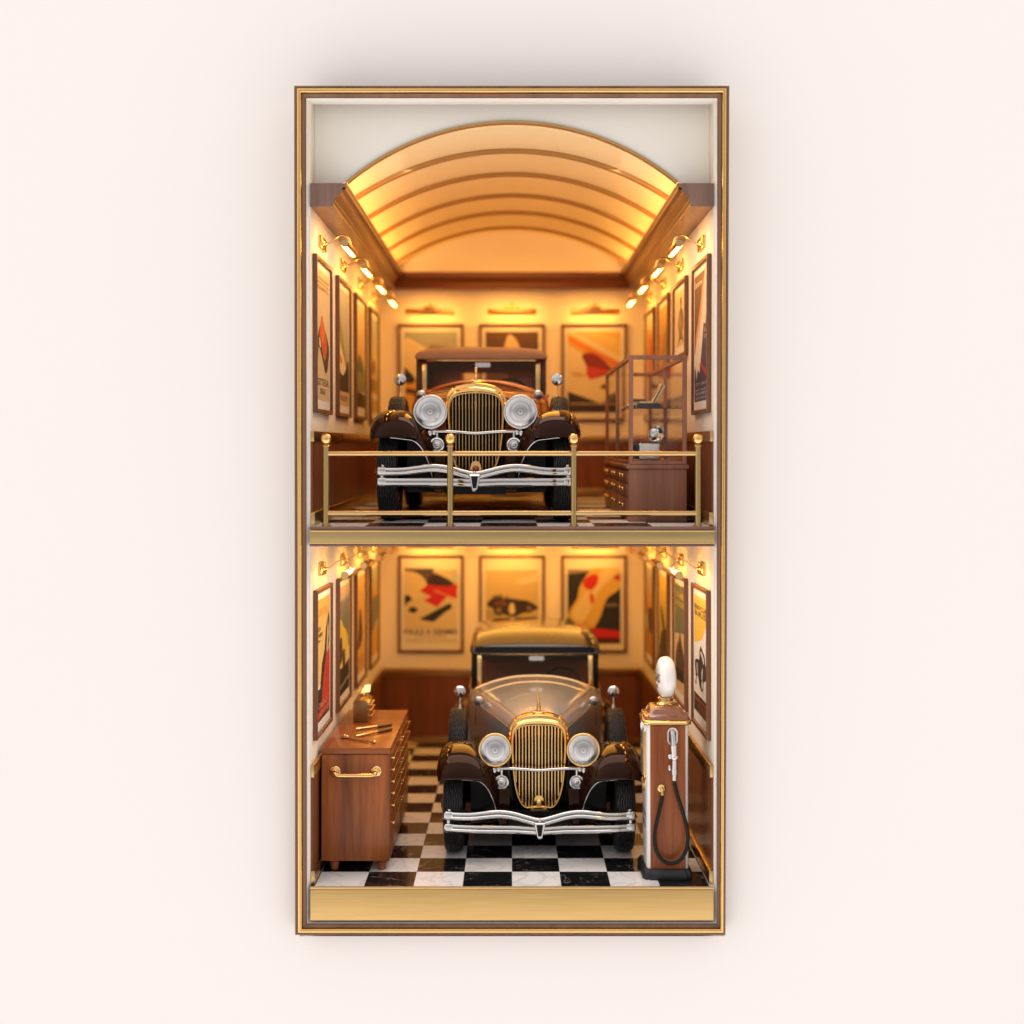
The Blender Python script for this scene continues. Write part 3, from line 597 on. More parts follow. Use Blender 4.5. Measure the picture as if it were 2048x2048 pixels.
# lights: one of each kind, then copies
side = make_lamp('picture_light', 76, 27); bar_l = make_lamp('picture_light', 42, 25, 60, (0, -.8, .6), .68)
first = {'s': True, 'b': True}
nm = {('u','l'): ['pointed orange shape', 'olive road', 'dark green trees', 'blue grey sky with small figure'], ('u','r'): ['cream streaks and red splash', 'pencil rider', 'glowing orange panel', 'plain orange'],
      ('u','b'): ['pale dune', 'cream sail', 'crimson winged shape'], ('l','l'): ['black pillar and red foreground', 'yellow flame', 'shadowy brown figure', 'blue, gold and slate'],
      ('l','r'): ['yellow sun and veteran car', 'dark mountain', 'mustard diagonal streak', 'grey to amber'], ('l','b'): ['plum and red blades', 'sepia racing car', 'yellow swoosh']}
for room in 'ul':
    for sd in 'lrb':
        for i, d in enumerate(nm[(room, sd)]):
            zt = (387 if room == 'u' else -210) + 37.5
            if sd == 'b': loc, rz, src, k = (XB[i], YB, (371 if room == 'u' else -210)+42), 0, bar_l, 'b'
            else:
                (x, y), rz = left(i) if sd == 'l' else right(i); loc, src, k = (x, y, zt), side, 's'
            lab = ('brass swan neck picture light above the poster of ' if sd != 'b' else 'brass bar picture light on the back wall above the poster of ') + d
            if first[k]: first[k] = False; place(src, room, loc, rz); src['label'] = lab
            else: dup(src, lab, room, loc, rz)

# ------------------------------------------------------------------ the two cars
TYRE = {}
def wheel(parent, x, y, z, r, w, rimm, tag):
    sx = 1 if x > 0 else -1
    m = MB(); m.lathe([(0, -w*.30), (r*.30, -w*.34), (r*.58, -w*.40), (r*.64, -w*.42), (r*.66, 0), (r*.64, w*.40), (r*.56, w*.36), (r*.36, w*.16), (0, w*.16)], (0, 0, 0), (sx, 0, 0), 40)
    rim = m.build(tag, rimm, parent, loc=(x, y, z))
    if (r, w) not in TYRE:
        m = MB(); side = [(r*.62, .44), (r*.74, .50), (r*.86, .492), (r*.93, .455)]
        NA = 192; prof_ = [(a_, -b_, 0) for a_, b_ in side]; NT = 40
        for i in range(NT+1):
            u = -1 + 2*i/NT; rr = r*(.962 + .038*(1-abs(u)**3.2)); prof_.append((rr, u*.425, 1))
        prof_ += [(a_, b_, 0) for a_, b_ in side[::-1]]
        rings = []
        for (rr, h, tr) in prof_:
            rg = []
            for k in range(NA):
                t = 2*PI*k/NA; d = 0
                if tr:
                    zig = abs(((k/4.0) % 2) - 1) - .5           # zig-zag ribs
                    q = (h/.85 + .5)*7 + zig*.55; fq = q - math.floor(q)
                    if fq < .30: d = 2.6
                    elif k % 8 == (4*int(math.floor(q)) + 1) % 8: d = 1.6
                rg.append((h*w, (rr-d)*math.sin(t), (rr-d)*math.cos(t)))
            rings.append(rg)
        m.loft(rings, True); t_ = m.build('tyre', rubber, rim, smooth=30); TYRE[(r, w)] = t_.data
    else:
        t_ = bpy.data.objects.new('tyre', TYRE[(r, w)]); C.objects.link(t_); t_.parent = rim
    if sx < 0: t_.rotation_euler = (0, 0, PI)
    m = MB(); m.lathe([(r*.80, w*.505), (r*.845, w*.50), (r*.865, w*.485), (r*.82, w*.48)], (0, 0, 0), (sx, 0, 0), 60); m.build('whitewall', white_en, rim)
    m = MB(); m.lathe([(r*.34, w*.15), (r*.33, w*.40), (r*.27, w*.55), (r*.15, w*.63), (r*.08, w*.68), (0, w*.69)], (0, 0, 0), (sx, 0, 0), 30); m.build('hubcap', chrome, rim)
    return rim

def make_car(label, cfg, loc, room):
    car = thing('vintage_car', label, 'car', room, loc, 0, 'vintage model cars')
    paint, fend, roofm, shellm = cfg['paint'], cfg['fender'], cfg['roof'], cfg['shell']
    # bonnet and cowl
    F0 = [(56, 112), (63, 180), (64.5, 240), (63, 270), (56, 286), (46, 294.5), (30, 299.5), (14, 302.5), (0, 303)]
    F1 = [(158, 112), (167, 180), (170, 235), (167, 262), (159, 279), (147, 290), (104, 306.5), (52, 318), (0, 321)]
    gz = cfg.get('gz', 0)
    def lowz(h): return [(x, z - gz*max(z-150, 0)/155) for x, z in h]
    F0 = crom(lowz(F0), 4); F1 = crom(F1, 4)
    def sec(s, grow=0):
        e = s**1.06
        h = [(a[0]+(b[0]-a[0])*e, a[1]+(b[1]-a[1])*(s**.8)) for a, b in zip(F0, F1)]
        return [(-(x+grow), z+grow*.6) for x, z in h] + [((x+grow), z+grow*.6) for x, z in h[::-1][1:]]
    def ys(s): return -20 + 452*s
    m = MB(); m.loft([[(x, ys(i/16), z) for x, z in sec(i/16)] for i in range(17)] + [[(x, 446, z) for x, z in sec(1)]], False)
    body = m.build('bonnet', paint, car, smooth=50)
    for s in (.80, .985):
        m = MB(); q = [(x, ys(s), z) for x, z in sec(s, .7) if z > 200]; m.tube(q, 1.3 if s < .9 else 2.6, 8); m.build('cowl_moulding', cfg['mould'], body)
    for sx in (-1, 1):
        for idx in (20, 12):
            q = []
            for i in range(15):
                s = i/14; p = sec(s, .5)[idx]; q.append((sx*abs(p[0]), ys(s), p[1]))
            m = MB(); m.tube(q, 1.2, 8); m.build('bonnet_highlight_line', cfg['crease_highlight'], body)  # thin tubes along shoulder and flank stand in for the bonnet's highlights
    # louvre lines on the bonnet flanks
    # tub of the cabin
    for sx in (-1, 1):
        o_ = [(158, 60), (167, 150), (171, 235), (169, 262), (164, 284)]
        pts = [(sx*a, b) for a, b in o_] + [(sx*(a-7), b) for a, b in o_[::-1]]
        m = MB(); m.loft([[(x, y, z) for x, z in pts] for y in (432, 470, 700, 880)], True, True, True)
        m.build('body_side', paint, car, smooth=50)
        m = MB(); m.tube([(sx*167, 440, 285), (sx*167, 700, 286), (sx*160, 880, 286)], 2.4, 10); m.build('belt_moulding', cfg['mould'], car)
    # tail with a rear window opening
    m = MB(); m.box(-160, 160, 872, 880, 60, cfg['rw0']); m.box(-160, -66, 872, 880, cfg['rw0'], 364); m.box(66, 160, 872, 880, cfg['rw0'], 364); m.box(-160, 160, 872, 880, 364, 378)
    m.build('tail_panel', paint, car, smooth=0)
    tr = crom([(882, 292), (930, 288), (985, 262), (1012, 210), (1016, 140), (1000, 80)], 5)
    m = MB(); m.loft([[(x*(1-.10*i/len(tr)), y, z) for x in (-158, -120, -60, 0, 60, 120, 158)] for i, (y, z) in enumerate(tr)], False); m.build('boot', paint, car)
    MB().box(-158, 158, 300, 1000, 52, 60).build('floor_pan', black_m, car, smooth=0)
    # wind screen
    wz0, wz1, yw = 284, 378, 440
    m = MB()
    def lean(z): return yw + (z-wz0)*.10
    for sx in (-1, 1):
        m.loft([[(sx*x, lean(z)+dy, z) for x, dy in ((136, -4), (147, -4), (148.5, 0), (147, 6), (136, 6))] for z in (wz0-4, wz1)], True, True, True)
    m.loft([[(x, lean(wz1)-4, wz1-7), (x, lean(wz1)-4, wz1), (x, lean(wz1)+6, wz1), (x, lean(wz1)+6, wz1-7)] for x in (-147, 147)], True, True, True)
    wf = m.build('windscreen_frame', cfg['wsframe'], car, bevel=1.0, smooth=35)
    m = MB(); m.add([(-137, lean(wz0), wz0-2), (137, lean(wz0), wz0-2), (137, lean(wz1), wz1-5), (-137, lean(wz1), wz1-5)], [(0,1,2,3)]); m.build('windscreen', wind_m, car, smooth=0)
    # pillars, side windows
    for sx in (-1, 1):
        m = MB()
        m.box(sx*150, sx*162, 446, 462, 282, 380); m.box(sx*150, sx*162, 640, 660, 282, 384); m.box(sx*150, sx*162, 790, 878, 282, 384); m.box(sx*150, sx*162, 446, 878, 374, 384)
        m.build('pillar', cfg['pillar'], car, bevel=1.5)
        MB().box(sx*155, sx*156.2, 463, 639, 284, 373.5).build('side_window', wind_m, car, smooth=0)
    # roof
    hh = cfg['roof_half']; st = cfg['roof_st']
    rings = []
    for (y, zt, wf_) in st:
        q = [(a*wf_, 376 + (zt-376)*b) for a, b in hh]
        rings.append([(-x, y, z) for x, z in q] + [(x, y, z) for x, z in q[::-1][1:]])
    m = MB(); m.loft(rings, True, True, True); m.build('roof', roofm, car, smooth=45)
    if cfg.get('visor'):
        m = MB(); m.loft([[(x, y, z) for x, z in rrect(304, 15, 6, 4, 0, 386.5)] for y in (425, 452)], True, True, True); m.build('sun_visor', black_m, car)
    # inside
    m = MB(); zs = cfg['seat']
    m.loft([[(-146, 600+dy, 150), (146, 600+dy, 150), (146, 612+dy, zs-8), (138, 614+dy, zs-2), (60, 615+dy, zs), (-60, 615+dy, zs), (-138, 614+dy, zs-2), (-146, 612+dy, zs-8)] for dy in (0, 32)], True, True, True)
    m.box(-146, 146, 500, 605, 140, 175); m.build('seat', seat_m, car, bevel=4, seg=3)
    MB().box(-150, 150, 458, 478, 200, 288).build('dashboard', seat_m, car, bevel=4)
    m = MB(); q = [(72+48*math.cos(t), 500+14*math.sin(t), 285+44*math.sin(t)) for t in [2*PI*i/40 for i in range(41)]]; m.tube(q, 3.0, 10, False)
    m.tube([(72, 500, 285), (72, 470, 262)], 3, 10); m.tube([(30, 500, 285), (114, 500, 285)], 2, 8); m.build('steering_wheel', black_m, car)
    m = MB(); m.loft([[(x, y, z) for x, z in rrect(38, 11.5, 3, 3, 4, 362)] for y in (446.5, 452)], True, True, True); m.tube([(4, 450, 366), (4, 452, 376)], 1.6, 8); m.build('rear_view_mirror', steel, car)
    # radiator grille
    def V(x): return -13*(1-min(abs(x)/66, 1))
    o_h = crom([(0, 305), (18, 303), (34, 299.5), (50, 293), (60, 283), (65.5, 266), (66, 240), (64.5, 205), (60, 165), (54, 132), (44, 108), (30, 98), (12, 96), (0, 96)], 5)
    i_h = crom([(0, 279.5), (16, 279), (31, 277), (43, 272.5), (50.5, 265), (54, 253), (55, 235), (54, 205), (51, 165), (46, 137), (38, 115), (29, 104.5), (19, 106), (0, 108)], 5)
    def full(h): return h + [(-x, z) for x, z in h[::-1][1:-1]]
    o_h, i_h = lowz(o_h), lowz(i_h)
    O, I = full(o_h), full(i_h); n = len(O)
    def mixr(f, y, sc=1): return [((a[0]*(1-f)+b[0]*f), -26+y+V(a[0]*(1-f)+b[0]*f), a[1]*(1-f)+b[1]*f) for a, b in zip(O, I)]
    m = MB(); m.loft([mixr(0, 40), mixr(0, 8), mixr(.03, 3), mixr(.12, 0), mixr(.40, -1.5), mixr(.46, -4), mixr(.60, -6), mixr(.80, -5.5), mixr(.90, -3.5), mixr(.97, -4), mixr(1.0, -1), mixr(1.0, 15)], True)
    gr = m.build('grille', shellm, car, smooth=30)
    m = MB()
    def inner_z(x):
        zsu = [z for (a, z) in i_h[:len(i_h)//2+8] if z > 200]; top = None; bot = None
        for (a, z), (b, w_) in zip(i_h, i_h[1:]):
            if min(a, b) <= abs(x) <= max(a, b) and a != b:
                zz = z+(w_-z)*(abs(x)-a)/(b-a)
                if zz > 200: top = zz if top is None else max(top, zz)
                else: bot = zz if bot is None else min(bot, zz)
        return bot or 130, top or 250
    for k in range(15):
        x = -49.7+7.1*k
        b_, t_ = inner_z(x); m.tube([(x, -25+V(x), b_-1), (x, -25+V(x), t_+1)], cfg['br'] if k != 7 else 2.7, 10, False)
    m.build('grille_bars', cfg['bars'], gr)
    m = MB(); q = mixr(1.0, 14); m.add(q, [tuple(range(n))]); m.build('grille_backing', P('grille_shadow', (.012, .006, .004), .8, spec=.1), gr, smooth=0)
    m = MB(); eb = crom([(-19, 97), (-14, 104), (-11, 116), (-8, 125), (0, 128.5), (8, 125), (11, 116), (14, 104), (19, 97)], 4)
    m.loft([[(x, y, z) for x, z in eb] for y in (-41, -37)], True, True, True); em = m.build('emblem_shield', gold, gr)
    m = MB(); m.lathe([(0, 3.5), (4, 3), (6.4, 1.2), (7.2, 0)], (0, -41, 112), (0, -1, 0), 24); m.build('emblem_badge', cfg['badge'], em)
    # mascot
    m = MB(); MZ = 302 - gz; m.lathe([(13, 0), (14.5, 1.5), (14.5, 4), (12, 6), (9, 6.5), (0, 6.5)], (0, -20, MZ), (0, 0, 1), 28)
    if cfg['mascot'] == 'spire':
        m.lathe([(5, 6), (4.6, 12), (5.2, 15), (3.6, 19), (3.4, 23)], (0, -20, 302), (0, 0, 1), 16); m.tube([(0, -20, 318), (-1, -16, 332), (-3, -8, 362)], [3.6, 3.0, .6], 12)
    else:
        m.lathe([(4, 4), (3.2, 8), (2.6, 16), (3.4, 18), (2.4, 20), (2.6, 27), (3.4, 29), (3.6, 32), (2.6, 35), (0, 36)], (0, -20, MZ), (0, 0, 1), 16)
        for sx in (-1, 1): m.tube([(0, -22, MZ+5), (sx*8, -21, MZ+7), (sx*18, -18, MZ+6)], [2.6, 2.2, .8], 10)
    m.build('mascot', gold if cfg['mascot'] == 'spire' else brass, car)
    # head lamps and fog lamps
    for sx in (-1, 1):
        X, Y, Z = sx*95, -66, 232
        m = MB(); m.lathe([(34.5, 0), (34, 8), (31, 20), (24, 34), (14, 44), (0, 48)], (X, Y, Z), (0, 1, 0), 40); m.tube([(X, Y+14, Z-28), (X, Y+12, Z-44)], [7, 6], 14)
        hl = m.build('headlight', cfg['lampm'], car)
        m = MB(); q = [(X+34.2*math.cos(t), Y-1, Z+34.2*math.sin(t)) for t in [2*PI*i/56 for i in range(57)]]; m.tube(q, 2.3, 10, False); m.build('rim', cfg['rimm'], hl)
        m = MB(); m.lathe([(33.6, 0), (31, 2.2), (24, 5), (14, 7.2), (6, 8.2), (0, 8.4)], (0, 0, 0), (0, -1, 0), 48); m.build('lens', lens_m, hl, loc=(X, Y, Z))
        X, Z = sx*81, cfg['fogz']
        m = MB(); m.lathe([(14.5, 0), (14, 6), (10, 16), (0, 20)], (X, Y, Z), (0, 1, 0), 28); m.tube([(X, Y+3, Z+12), (X, Y+3, 189)], 3, 10)
        fl = m.build('fog_light', chrome, car)
        m = MB(); q = [(X+14*math.cos(t), Y-1, Z+14*math.sin(t)) for t in [2*PI*i/40 for i in range(41)]]; m.tube(q, 1.7, 8, False); m.build('rim', chrome, fl)
        m = MB(); m.lathe([(13.5, 0), (10, 1), (8, 3), (5, 2.4), (3.2, 4), (0, 4.6)], (0, 0, 0), (0, -1, 0), 32); m.build('lens', lens_m, fl, loc=(X, Y, Z))
        # bracket at the end of the lamp bar
        m = MB()
        for q in ((sx*88, 189, 5), (sx*97, 187, 6), (sx*104, 189, 4.5)): m.ball((q[0], -60, q[1]), q[2], 14, sz=1.5)
        m.tube([(sx*104, -58, 195), (sx*96, -58, 178)], 3.4, 10); m.tube([(sx*112, -40, 193), (sx*100, -58, 186)], 3, 10); m.build('lamp_bracket', chrome, car)
    m = MB(); q = crom([(-92, -60, 191), (-60, -60, 190.6), (-30, -60, 189), (0, -60, 187), (30, -60, 189), (60, -60, 190.6), (92, -60, 191)], 5); m.tube(q, 3.4, 12); m.build('lamp_bar', chrome, car)
    # wings
    for sx in (-1, 1):
        for rear in (0, 1):
            y0 = 640*rear
            if not rear: cl = crom([(-112, 180), (-106, 202), (-88, 222), (-55, 234), (-10, 238), (40, 233), (88, 214), (130, 180), (168, 138), (205, 96), (240, 68)], 4)
            else: cl = crom([(-150, 70), (-128, 118), (-104, 170), (-66, 212), (-10, 230), (50, 218), (100, 180), (128, 130), (140, 84)], 4)
            rings = []; N_ = len(cl)
            for i, (y, z) in enumerate(cl):
                a = cl[max(i-1, 0)]; b = cl[min(i+1, N_-1)]; ty, tz = b[0]-a[0], b[1]-a[1]; l_ = math.hypot(ty, tz); ny, nz = -tz/l_, ty/l_
                f = i/(N_-1)
                xi, xo = 118, 222 - 8*f
                if not rear: xi = 112 + 18*min(f*3, 1)
                wk = (.88, .92, .95, .97, .985)[i] if (i < 5 and not rear) else 1
                rg = []
                M_ = 22
                for j in range(M_+1):
                    u = -1 + 2*j/M_
                    x = (xi+xo)/2 + (xo-xi)/2*u
                    tt = u*PI/2; x = (xi+xo)/2 + (xo-xi)/2*wk*math.copysign(abs(math.sin(tt))**.8, u); drop = (50 if u > 0 else 34)*(1-max(math.cos(tt), 0)**.75)
                    pinch = 1.0
                    rg.append((sx*x, y0+y - ny*drop*pinch*(.35+.40*min(i/9, 1)), z - nz*drop*.85))
                ed = [(p[0]*.997, p[1]+.5, p[2]-2.2) for p in rg[::-1]]
                rings.append(rg + ed)
            m = MB(); m.loft(rings, True, True, True); fo = m.build('fender', fend, car, smooth=60)
            if not rear:
                # inner apron sweeping down to the chassis horns
                oa = crom([(-176, -104, 178), (-150, -102, 175), (-128, -97, 171), (-112, -91, 156), (-101, -85, 134), (-94, -82, 112), (-88, -80, 88)], 5)
                ob = crom([(-150, -84, 214), (-128, -72, 212), (-108, -62, 206), (-90, -52, 190), (-76, -46, 160), (-70, -44, 125), (-68, -44, 88)], 5)
                m = MB(); m.loft([[(-sx*p[0], p[1], p[2]) for p in oa], [(-sx*(p[0]*.55+q[0]*.45), p[1]*.6+q[1]*.4-5, p[2]*.55+q[2]*.45) for p, q in zip(oa, ob)], [(-sx*p[0], p[1], p[2]) for p in ob]], False)
                m.build('inner_wing', fend, fo, smooth=60)
                m = MB(); m.tube([(-sx*p[0], p[1]-.8, p[2]) for p in oa], 1.0, 8); m.build('wing_bead', steel, fo)
                m = MB(); q = [cl_ for cl_ in rings[0][:23]]; m.tube([(p[0], p[1]-.8, p[2]-.4) for p in q], 1.5, 8); m.build('wing_lip', fend, fo)
        MB().box(sx*160, sx*214, 228, 506, 58, 66).build('running_board', black_m, car, bevel=2)
        # chassis horn
        m = MB(); m.box(sx*64, sx*86, -74, -30, 62, 150); m.box(sx*66, sx*84, -96, -60, 78, 106); m.build('chassis_horn', fend, car, bevel=3)
    m = MB(); m.box(-66, 66, -50, -30, 70, 97); m.box(-64, 64, -46, 380, 58, 70); m.tube([(-170, 0, 84), (-90, -6, 66), (90, -6, 66), (170, 0, 84)], 6, 10); m.box(-150, 150, 10, 300, 60, 190)  # the last box is a black filler standing in for wheel-well shade
    for sx in (-1, 1): m.tube([(sx*72, -64, 92), (sx*150, 20, 78)], 4, 8)
    for z in (76, 83, 90): m.box(-66, 66, -54, -50, z-1.6, z+1.6)
    m.build('chassis', black_m, car, smooth=30)
    MB().tube([(-176, 640, 100), (-40, 640, 92), (40, 640, 92), (176, 640, 100)], 8, 10).build('rear_axle', black_m, car)
    # wheels
    for sx in (-1, 1):
        wheel(car, sx*185, 0, 100, 100, 43, cfg['wheelm'], 'wheel'); wheel(car, sx*182, 640, 100, 100, 43, cfg['wheelm'], 'wheel')
        sp = wheel(car, sx*186, 214, 180, 95, 41, cfg['wheelm'], 'spare_wheel')
        m = MB(); m.tube([(sx*182, 216, 273), (sx*182, 216, 284)], [5, 3], 12); m.tube([(sx*182, 216, 282), (sx*182, 216, 303)], 1.9, 10); m.lathe([(14, 0), (14.3, -2), (12, 3), (7, 6), (0, 7)], (sx*182, 214, 314), (0, 1, 0), 28)
        mi = m.build('wing_mirror', chrome if cfg['mascot'] == 'spire' else brass, car)
        m = MB(); m.lathe([(13.6, 0), (9, 2.4), (0, 3.4)], (sx*182, 212.5, 314), (0, -1, 0), 28); m.build('mirror_glass', chrome, mi)
        m = MB(); m.lathe([(12, 0), (11.5, 6), (8, 14), (0, 19)], (sx*139, 280, 281), (0, 1, 0), 24); m.tube([(sx*139, 288, 274), (sx*124, 292, 262)], 3, 8); cl_ = m.build('cowl_lamp', chrome, car)
        m = MB(); m.lathe([(11.4, 0), (8, 2.5), (0, 3.6)], (0, 0, 0), (0, -1, 0), 24); m.build('lens', lens_m, cl_, loc=(sx*139, 279, 281))
    # bumper
    z1, z2 = cfg['bz']
    def bar(zf, xe, yfun):
        rings = []
        sect = [(0, 8.6), (3.2, 8.0), (5.2, 5.6), (5.6, 2.8), (1.2, .6), (6.0, -1.4), (7.4, -4.2), (6.2, -7.2), (3.4, -8.6), (0, -9), (-3, -7), (-3, 7)]
        for i in range(49):
            x = -xe + 2*xe*i/48; y = yfun(x); z = zf(x)
            rings.append([(x, y-a, z+b) for a, b in sect])
        m = MB(); m.loft(rings, True, True, True); return m
    yf = lambda x: -114 + 16*(abs(x)/200)**4 - 6*max(0, 1-abs(x)/60)
    kx = [(-200, 0), (-150, .5), (-115, 4.5), (-85, 7), (-55, 3.5), (-25, -4), (0, -9), (25, -4), (55, 3.5), (85, 7), (115, 4.5), (150, .5), (200, 0)]
    cs = crom(kx, 10)
    def zu(x):
        for a, b in zip(cs, cs[1:]):
            if a[0] <= x <= b[0]: return z1 + a[1] + (b[1]-a[1])*(x-a[0])/max(b[0]-a[0], 1e-6)
        return z1
    bu = bar(zu, 199, yf).build('bumper', chrome, car, smooth=50)
    bar(lambda x: z2 - 2*max(0, 1-abs(x)/50), 199, yf).build('bumper_bar', chrome, bu, smooth=50)
    for sx in (-1, 1):
        m = MB()
        for zz in (z1, z2):
            m.loft([[(sx*x, yf(190)+.6-p*k_*.95, zz+q*k_) for p, q in rrect(15, 19.5, 6, 4)] for x, k_ in ((184, .9), (185.5, 1), (198, 1), (203, .8), (204.5, .4))], True, True, True)
        m.tube([(sx*194, -98, z2), (sx*194, -98, z1)], 5, 12)
        m.ball((sx*192, -100, z1+11.5), 4.5, 12, sz=.7)
        m.tube([(sx*200, -92, z1-4), (sx*206, -88, z1-6)], 5, 10)
        m.build('bumper_bracket', chrome, bu, bevel=.8)
        m = MB(); m.box(sx*70, sx*84, -106, -60, z2-6, z1+2); m.build('bumper_arm', fend, bu, bevel=1.2)
    zc_ = (z1+z2)/2 - 10
    cp = [(-11, 13), (11, 13), (12.5, 10), (6, -20), (3, -23), (-3, -23), (-6, -20), (-12.5, 10)]
    m = MB(); m.loft([[(x*k_, y, zc_+z*k_+2) for x, z in cp] for y, k_ in ((-118, 1), (-130, .96), (-132, .85))], True, True, True); m.ball((0, -124, zc_+18), 4, 12)
    cl2 = m.build('bumper_clip', chrome, bu, smooth=30)
    cp2 = [(-8, 10), (8, 10), (4, -17), (-4, -17)]
    m = MB(); m.loft([[(x*k_, y, zc_+z*k_+2) for x, z in cp2] for y, k_ in ((-131, .95), (-133, .85))], True, True, True); m.build('clip_inset', black_m, cl2, smooth=20)
    return car

fender_dk = P('dark_brown_gloss', (.027, .0095, .004), .055, metal=.6, coat=.06, spec=.2, noise=.05)
soft_top = P('tan_soft_top', (.22, .115, .065), .75, noise=.10, nscale=25, bump=.3, bscale=700)
roof_u = [(148, -.02), (158, -.04), (164, .06), (165.5, .22), (162, .45), (153, .66), (136, .82), (108, .92), (58, .98), (0, 1.0)]
up_cfg = dict(paint=P('copper_red_paint', (.50, .10, .016), .18, .45, coat=.9, noise=.06, nscale=15), fender=fender_dk, roof=soft_top, shell=gold, mould=P('copper_moulding', (.45, .16, .05), .2, .8), crease_highlight=P('copper_highlight', (.36, .11, .03), .2, .6),
    rw0=300, wsframe=gold, pillar=P('dark_canvas', (.05, .02, .01), .6), roof_half=roof_u, roof_st=[(422, 390, .97), (426, 399, .995), (440, 406, 1.0), (520, 412, 1.0), (700, 412, 1.0), (840, 404, .99), (880, 386, .95)],
    seat=306, bars=P('aged_brass_bars', (.40, .27, .12), .22, 1), badge=P('red_enamel', (.35, .02, .01), .15, coat=1), br=1.75, gz=9, mascot='figure', lampm=steel, rimm=chrome, wheelm=P('maroon_wheel', (.06, .015, .008), .25, coat=.8), bz=(108, 86), fogz=163)
champ = P('champagne_metallic', (.29, .31, .36), .34, .30, coat=.9, noise=.03, nscale=20)
roof_l = [(144, -.02), (158, -.03), (165, .05), (166.5, .22), (163, .46), (154, .68), (138, .83), (108, .93), (56, .985), (0, 1.0)]
lo_cfg = dict(paint=champ, fender=fender_dk, roof=P('bronze_roof', (.045, .032, .020), .26, .5, coat=.8, noise=.05, nscale=15), shell=gold, mould=P('gilt_moulding', (.60, .42, .22), .18, 1), crease_highlight=P('champagne_highlight', (.60, .56, .52), .2, .9),
    rw0=318, wsframe=brass, pillar=black_m, roof_half=roof_l, roof_st=[(428, 396, .97), (434, 408, .99), (450, 422, 1.0), (500, 432, 1.0), (620, 437, 1.0), (780, 434, 1.0), (850, 420, .99), (880, 392, .95)], visor=True,
    seat=334, bars=P('pale_brass_bars', (.70, .48, .22), .2, 1), badge=gold, br=2.15, mascot='spire', lampm=brass, rimm=brass, wheelm=P('brown_wheel', (.05, .02, .01), .25, coat=.8), bz=(100, 74.5), fogz=163)
make_car('copper red vintage car with tan soft top behind the brass railing', up_cfg, (-77, 205, UF), 'u')
make_car('champagne metallic vintage saloon with spire mascot on the lower chequered floor', lo_cfg, (58.5, 263, LF), 'l')

# ------------------------------------------------------------------ chest of drawers
ch = thing('chest_of_drawers', 'cherry wood tool chest with brass bar handles on the lower floor', 'chest', 'l', (-325, 95, LF))
x0, x1, dp = -70.5, 71, 460
MB().box(x0, x1, 0, dp, 23, 243).build('carcass', chest_m, ch, bevel=1.2)
MB().box(x0-1, x1+1.5, -1.5, dp+1, 244.5, 257).build('top', chest_top_m, ch, bevel=1.2)
rows = [(221, 243), (197, 219), (172.5, 195), (148, 170.5), (120, 146), (30, 118)]
hz = [232, 207.8, 183, 158.8, 133.8, 97.8]
for (a, b), z in zip(rows, hz):
    for (y0, y1) in ((6, 228), (232, 454)):
        d_ = MB().box(x1-.5, x1+2.2, y0, y1, a, b-1).build('drawer', chest_m, ch, bevel=.8)
        m = MB(); m.tube([(x1+7, y0+10, z), (x1+7, y1-10, z)], 1.6, 10)
        for yy in (y0+14, y1-14): m.tube([(x1+1, yy, z), (x1+8, yy, z)], 1.6, 10); m.ball((x1+7, yy, z), 2.4, 10)
        m.build('handle', brass, d_)
for (lx, ly) in ((-46, 22), (53, 22), (-46, dp-22), (53, dp-22)):
    m = MB(); m.lathe([(10, 23.5), (10, 19), (8.6, 17.5), (10, 15), (9.6, 9), (8, 6), (9, 4), (7, 0), (0, 0)], (lx, ly, 0), (0, 0, 1), 20); m.build('leg', chest_m, ch)
m = MB()
for lx in (-42, 43): m.lathe([(11.6, 0), (11.6, 2), (9.4, 4.5), (7.6, 5), (7, 7.5), (4.4, 9), (3.6, 13)], (lx, 0, 208), (0, -1, 0), 28)
m.tube(crom([(-42, -8, 208), (-41, -14, 206), (-34, -16, 203.5), (0, -16, 203.2), (35, -16, 203.5), (42, -14, 206), (43, -8, 208)], 6), 4.0, 14); m.build('grab_handle', brass, ch)
# things on the chest
cz = LF+257
rg = thing('cash_register', 'small antique brass register with raised top plate and knobs on the chest', 'register', 'l', (-348, 387, cz))
bodyp = [(-17, 0), (16, 0), (16, 42), (13, 49), (6, 52.5), (-10, 52.5), (-15, 50), (-17, 44)]
m = MB(); m.loft([[(x, y, z) for x, z in bodyp] for y in (0, 92)], True, True, True); m.build('body', P('aged_bronze', (.30, .19, .08), .34, .9, noise=.1), rg, bevel=1.0)
m = MB()
for k in range(4):
    for q, z in enumerate((14, 27, 39)):
        m.tube([(15, 14+k*21, z), (23, 14+k*21, z)], 1.6, 8); m.ball((23, 14+k*21, z), 2.4, 10)
m.build('key', gold, rg)
m = MB(); m.loft([[(10, y, 36), (19, y, 34), (20, y, 46), (10, y, 50)] for y in (4, 88)], True, True, True); m.build('side_rail', brass, rg, bevel=1)
m = MB(); m.tube([(0, 60, 51), (0, 60, 58)], 6, 14); m.loft([[(-13, 54, 56), (-13, 58, 55), (-12, 70, 74), (-12, 66, 75)], [(15, 60, 60), (15, 64, 59), (16, 74, 77), (16, 70, 78)]], True, True, True); m.build('display_plate', brass, rg, bevel=.6)
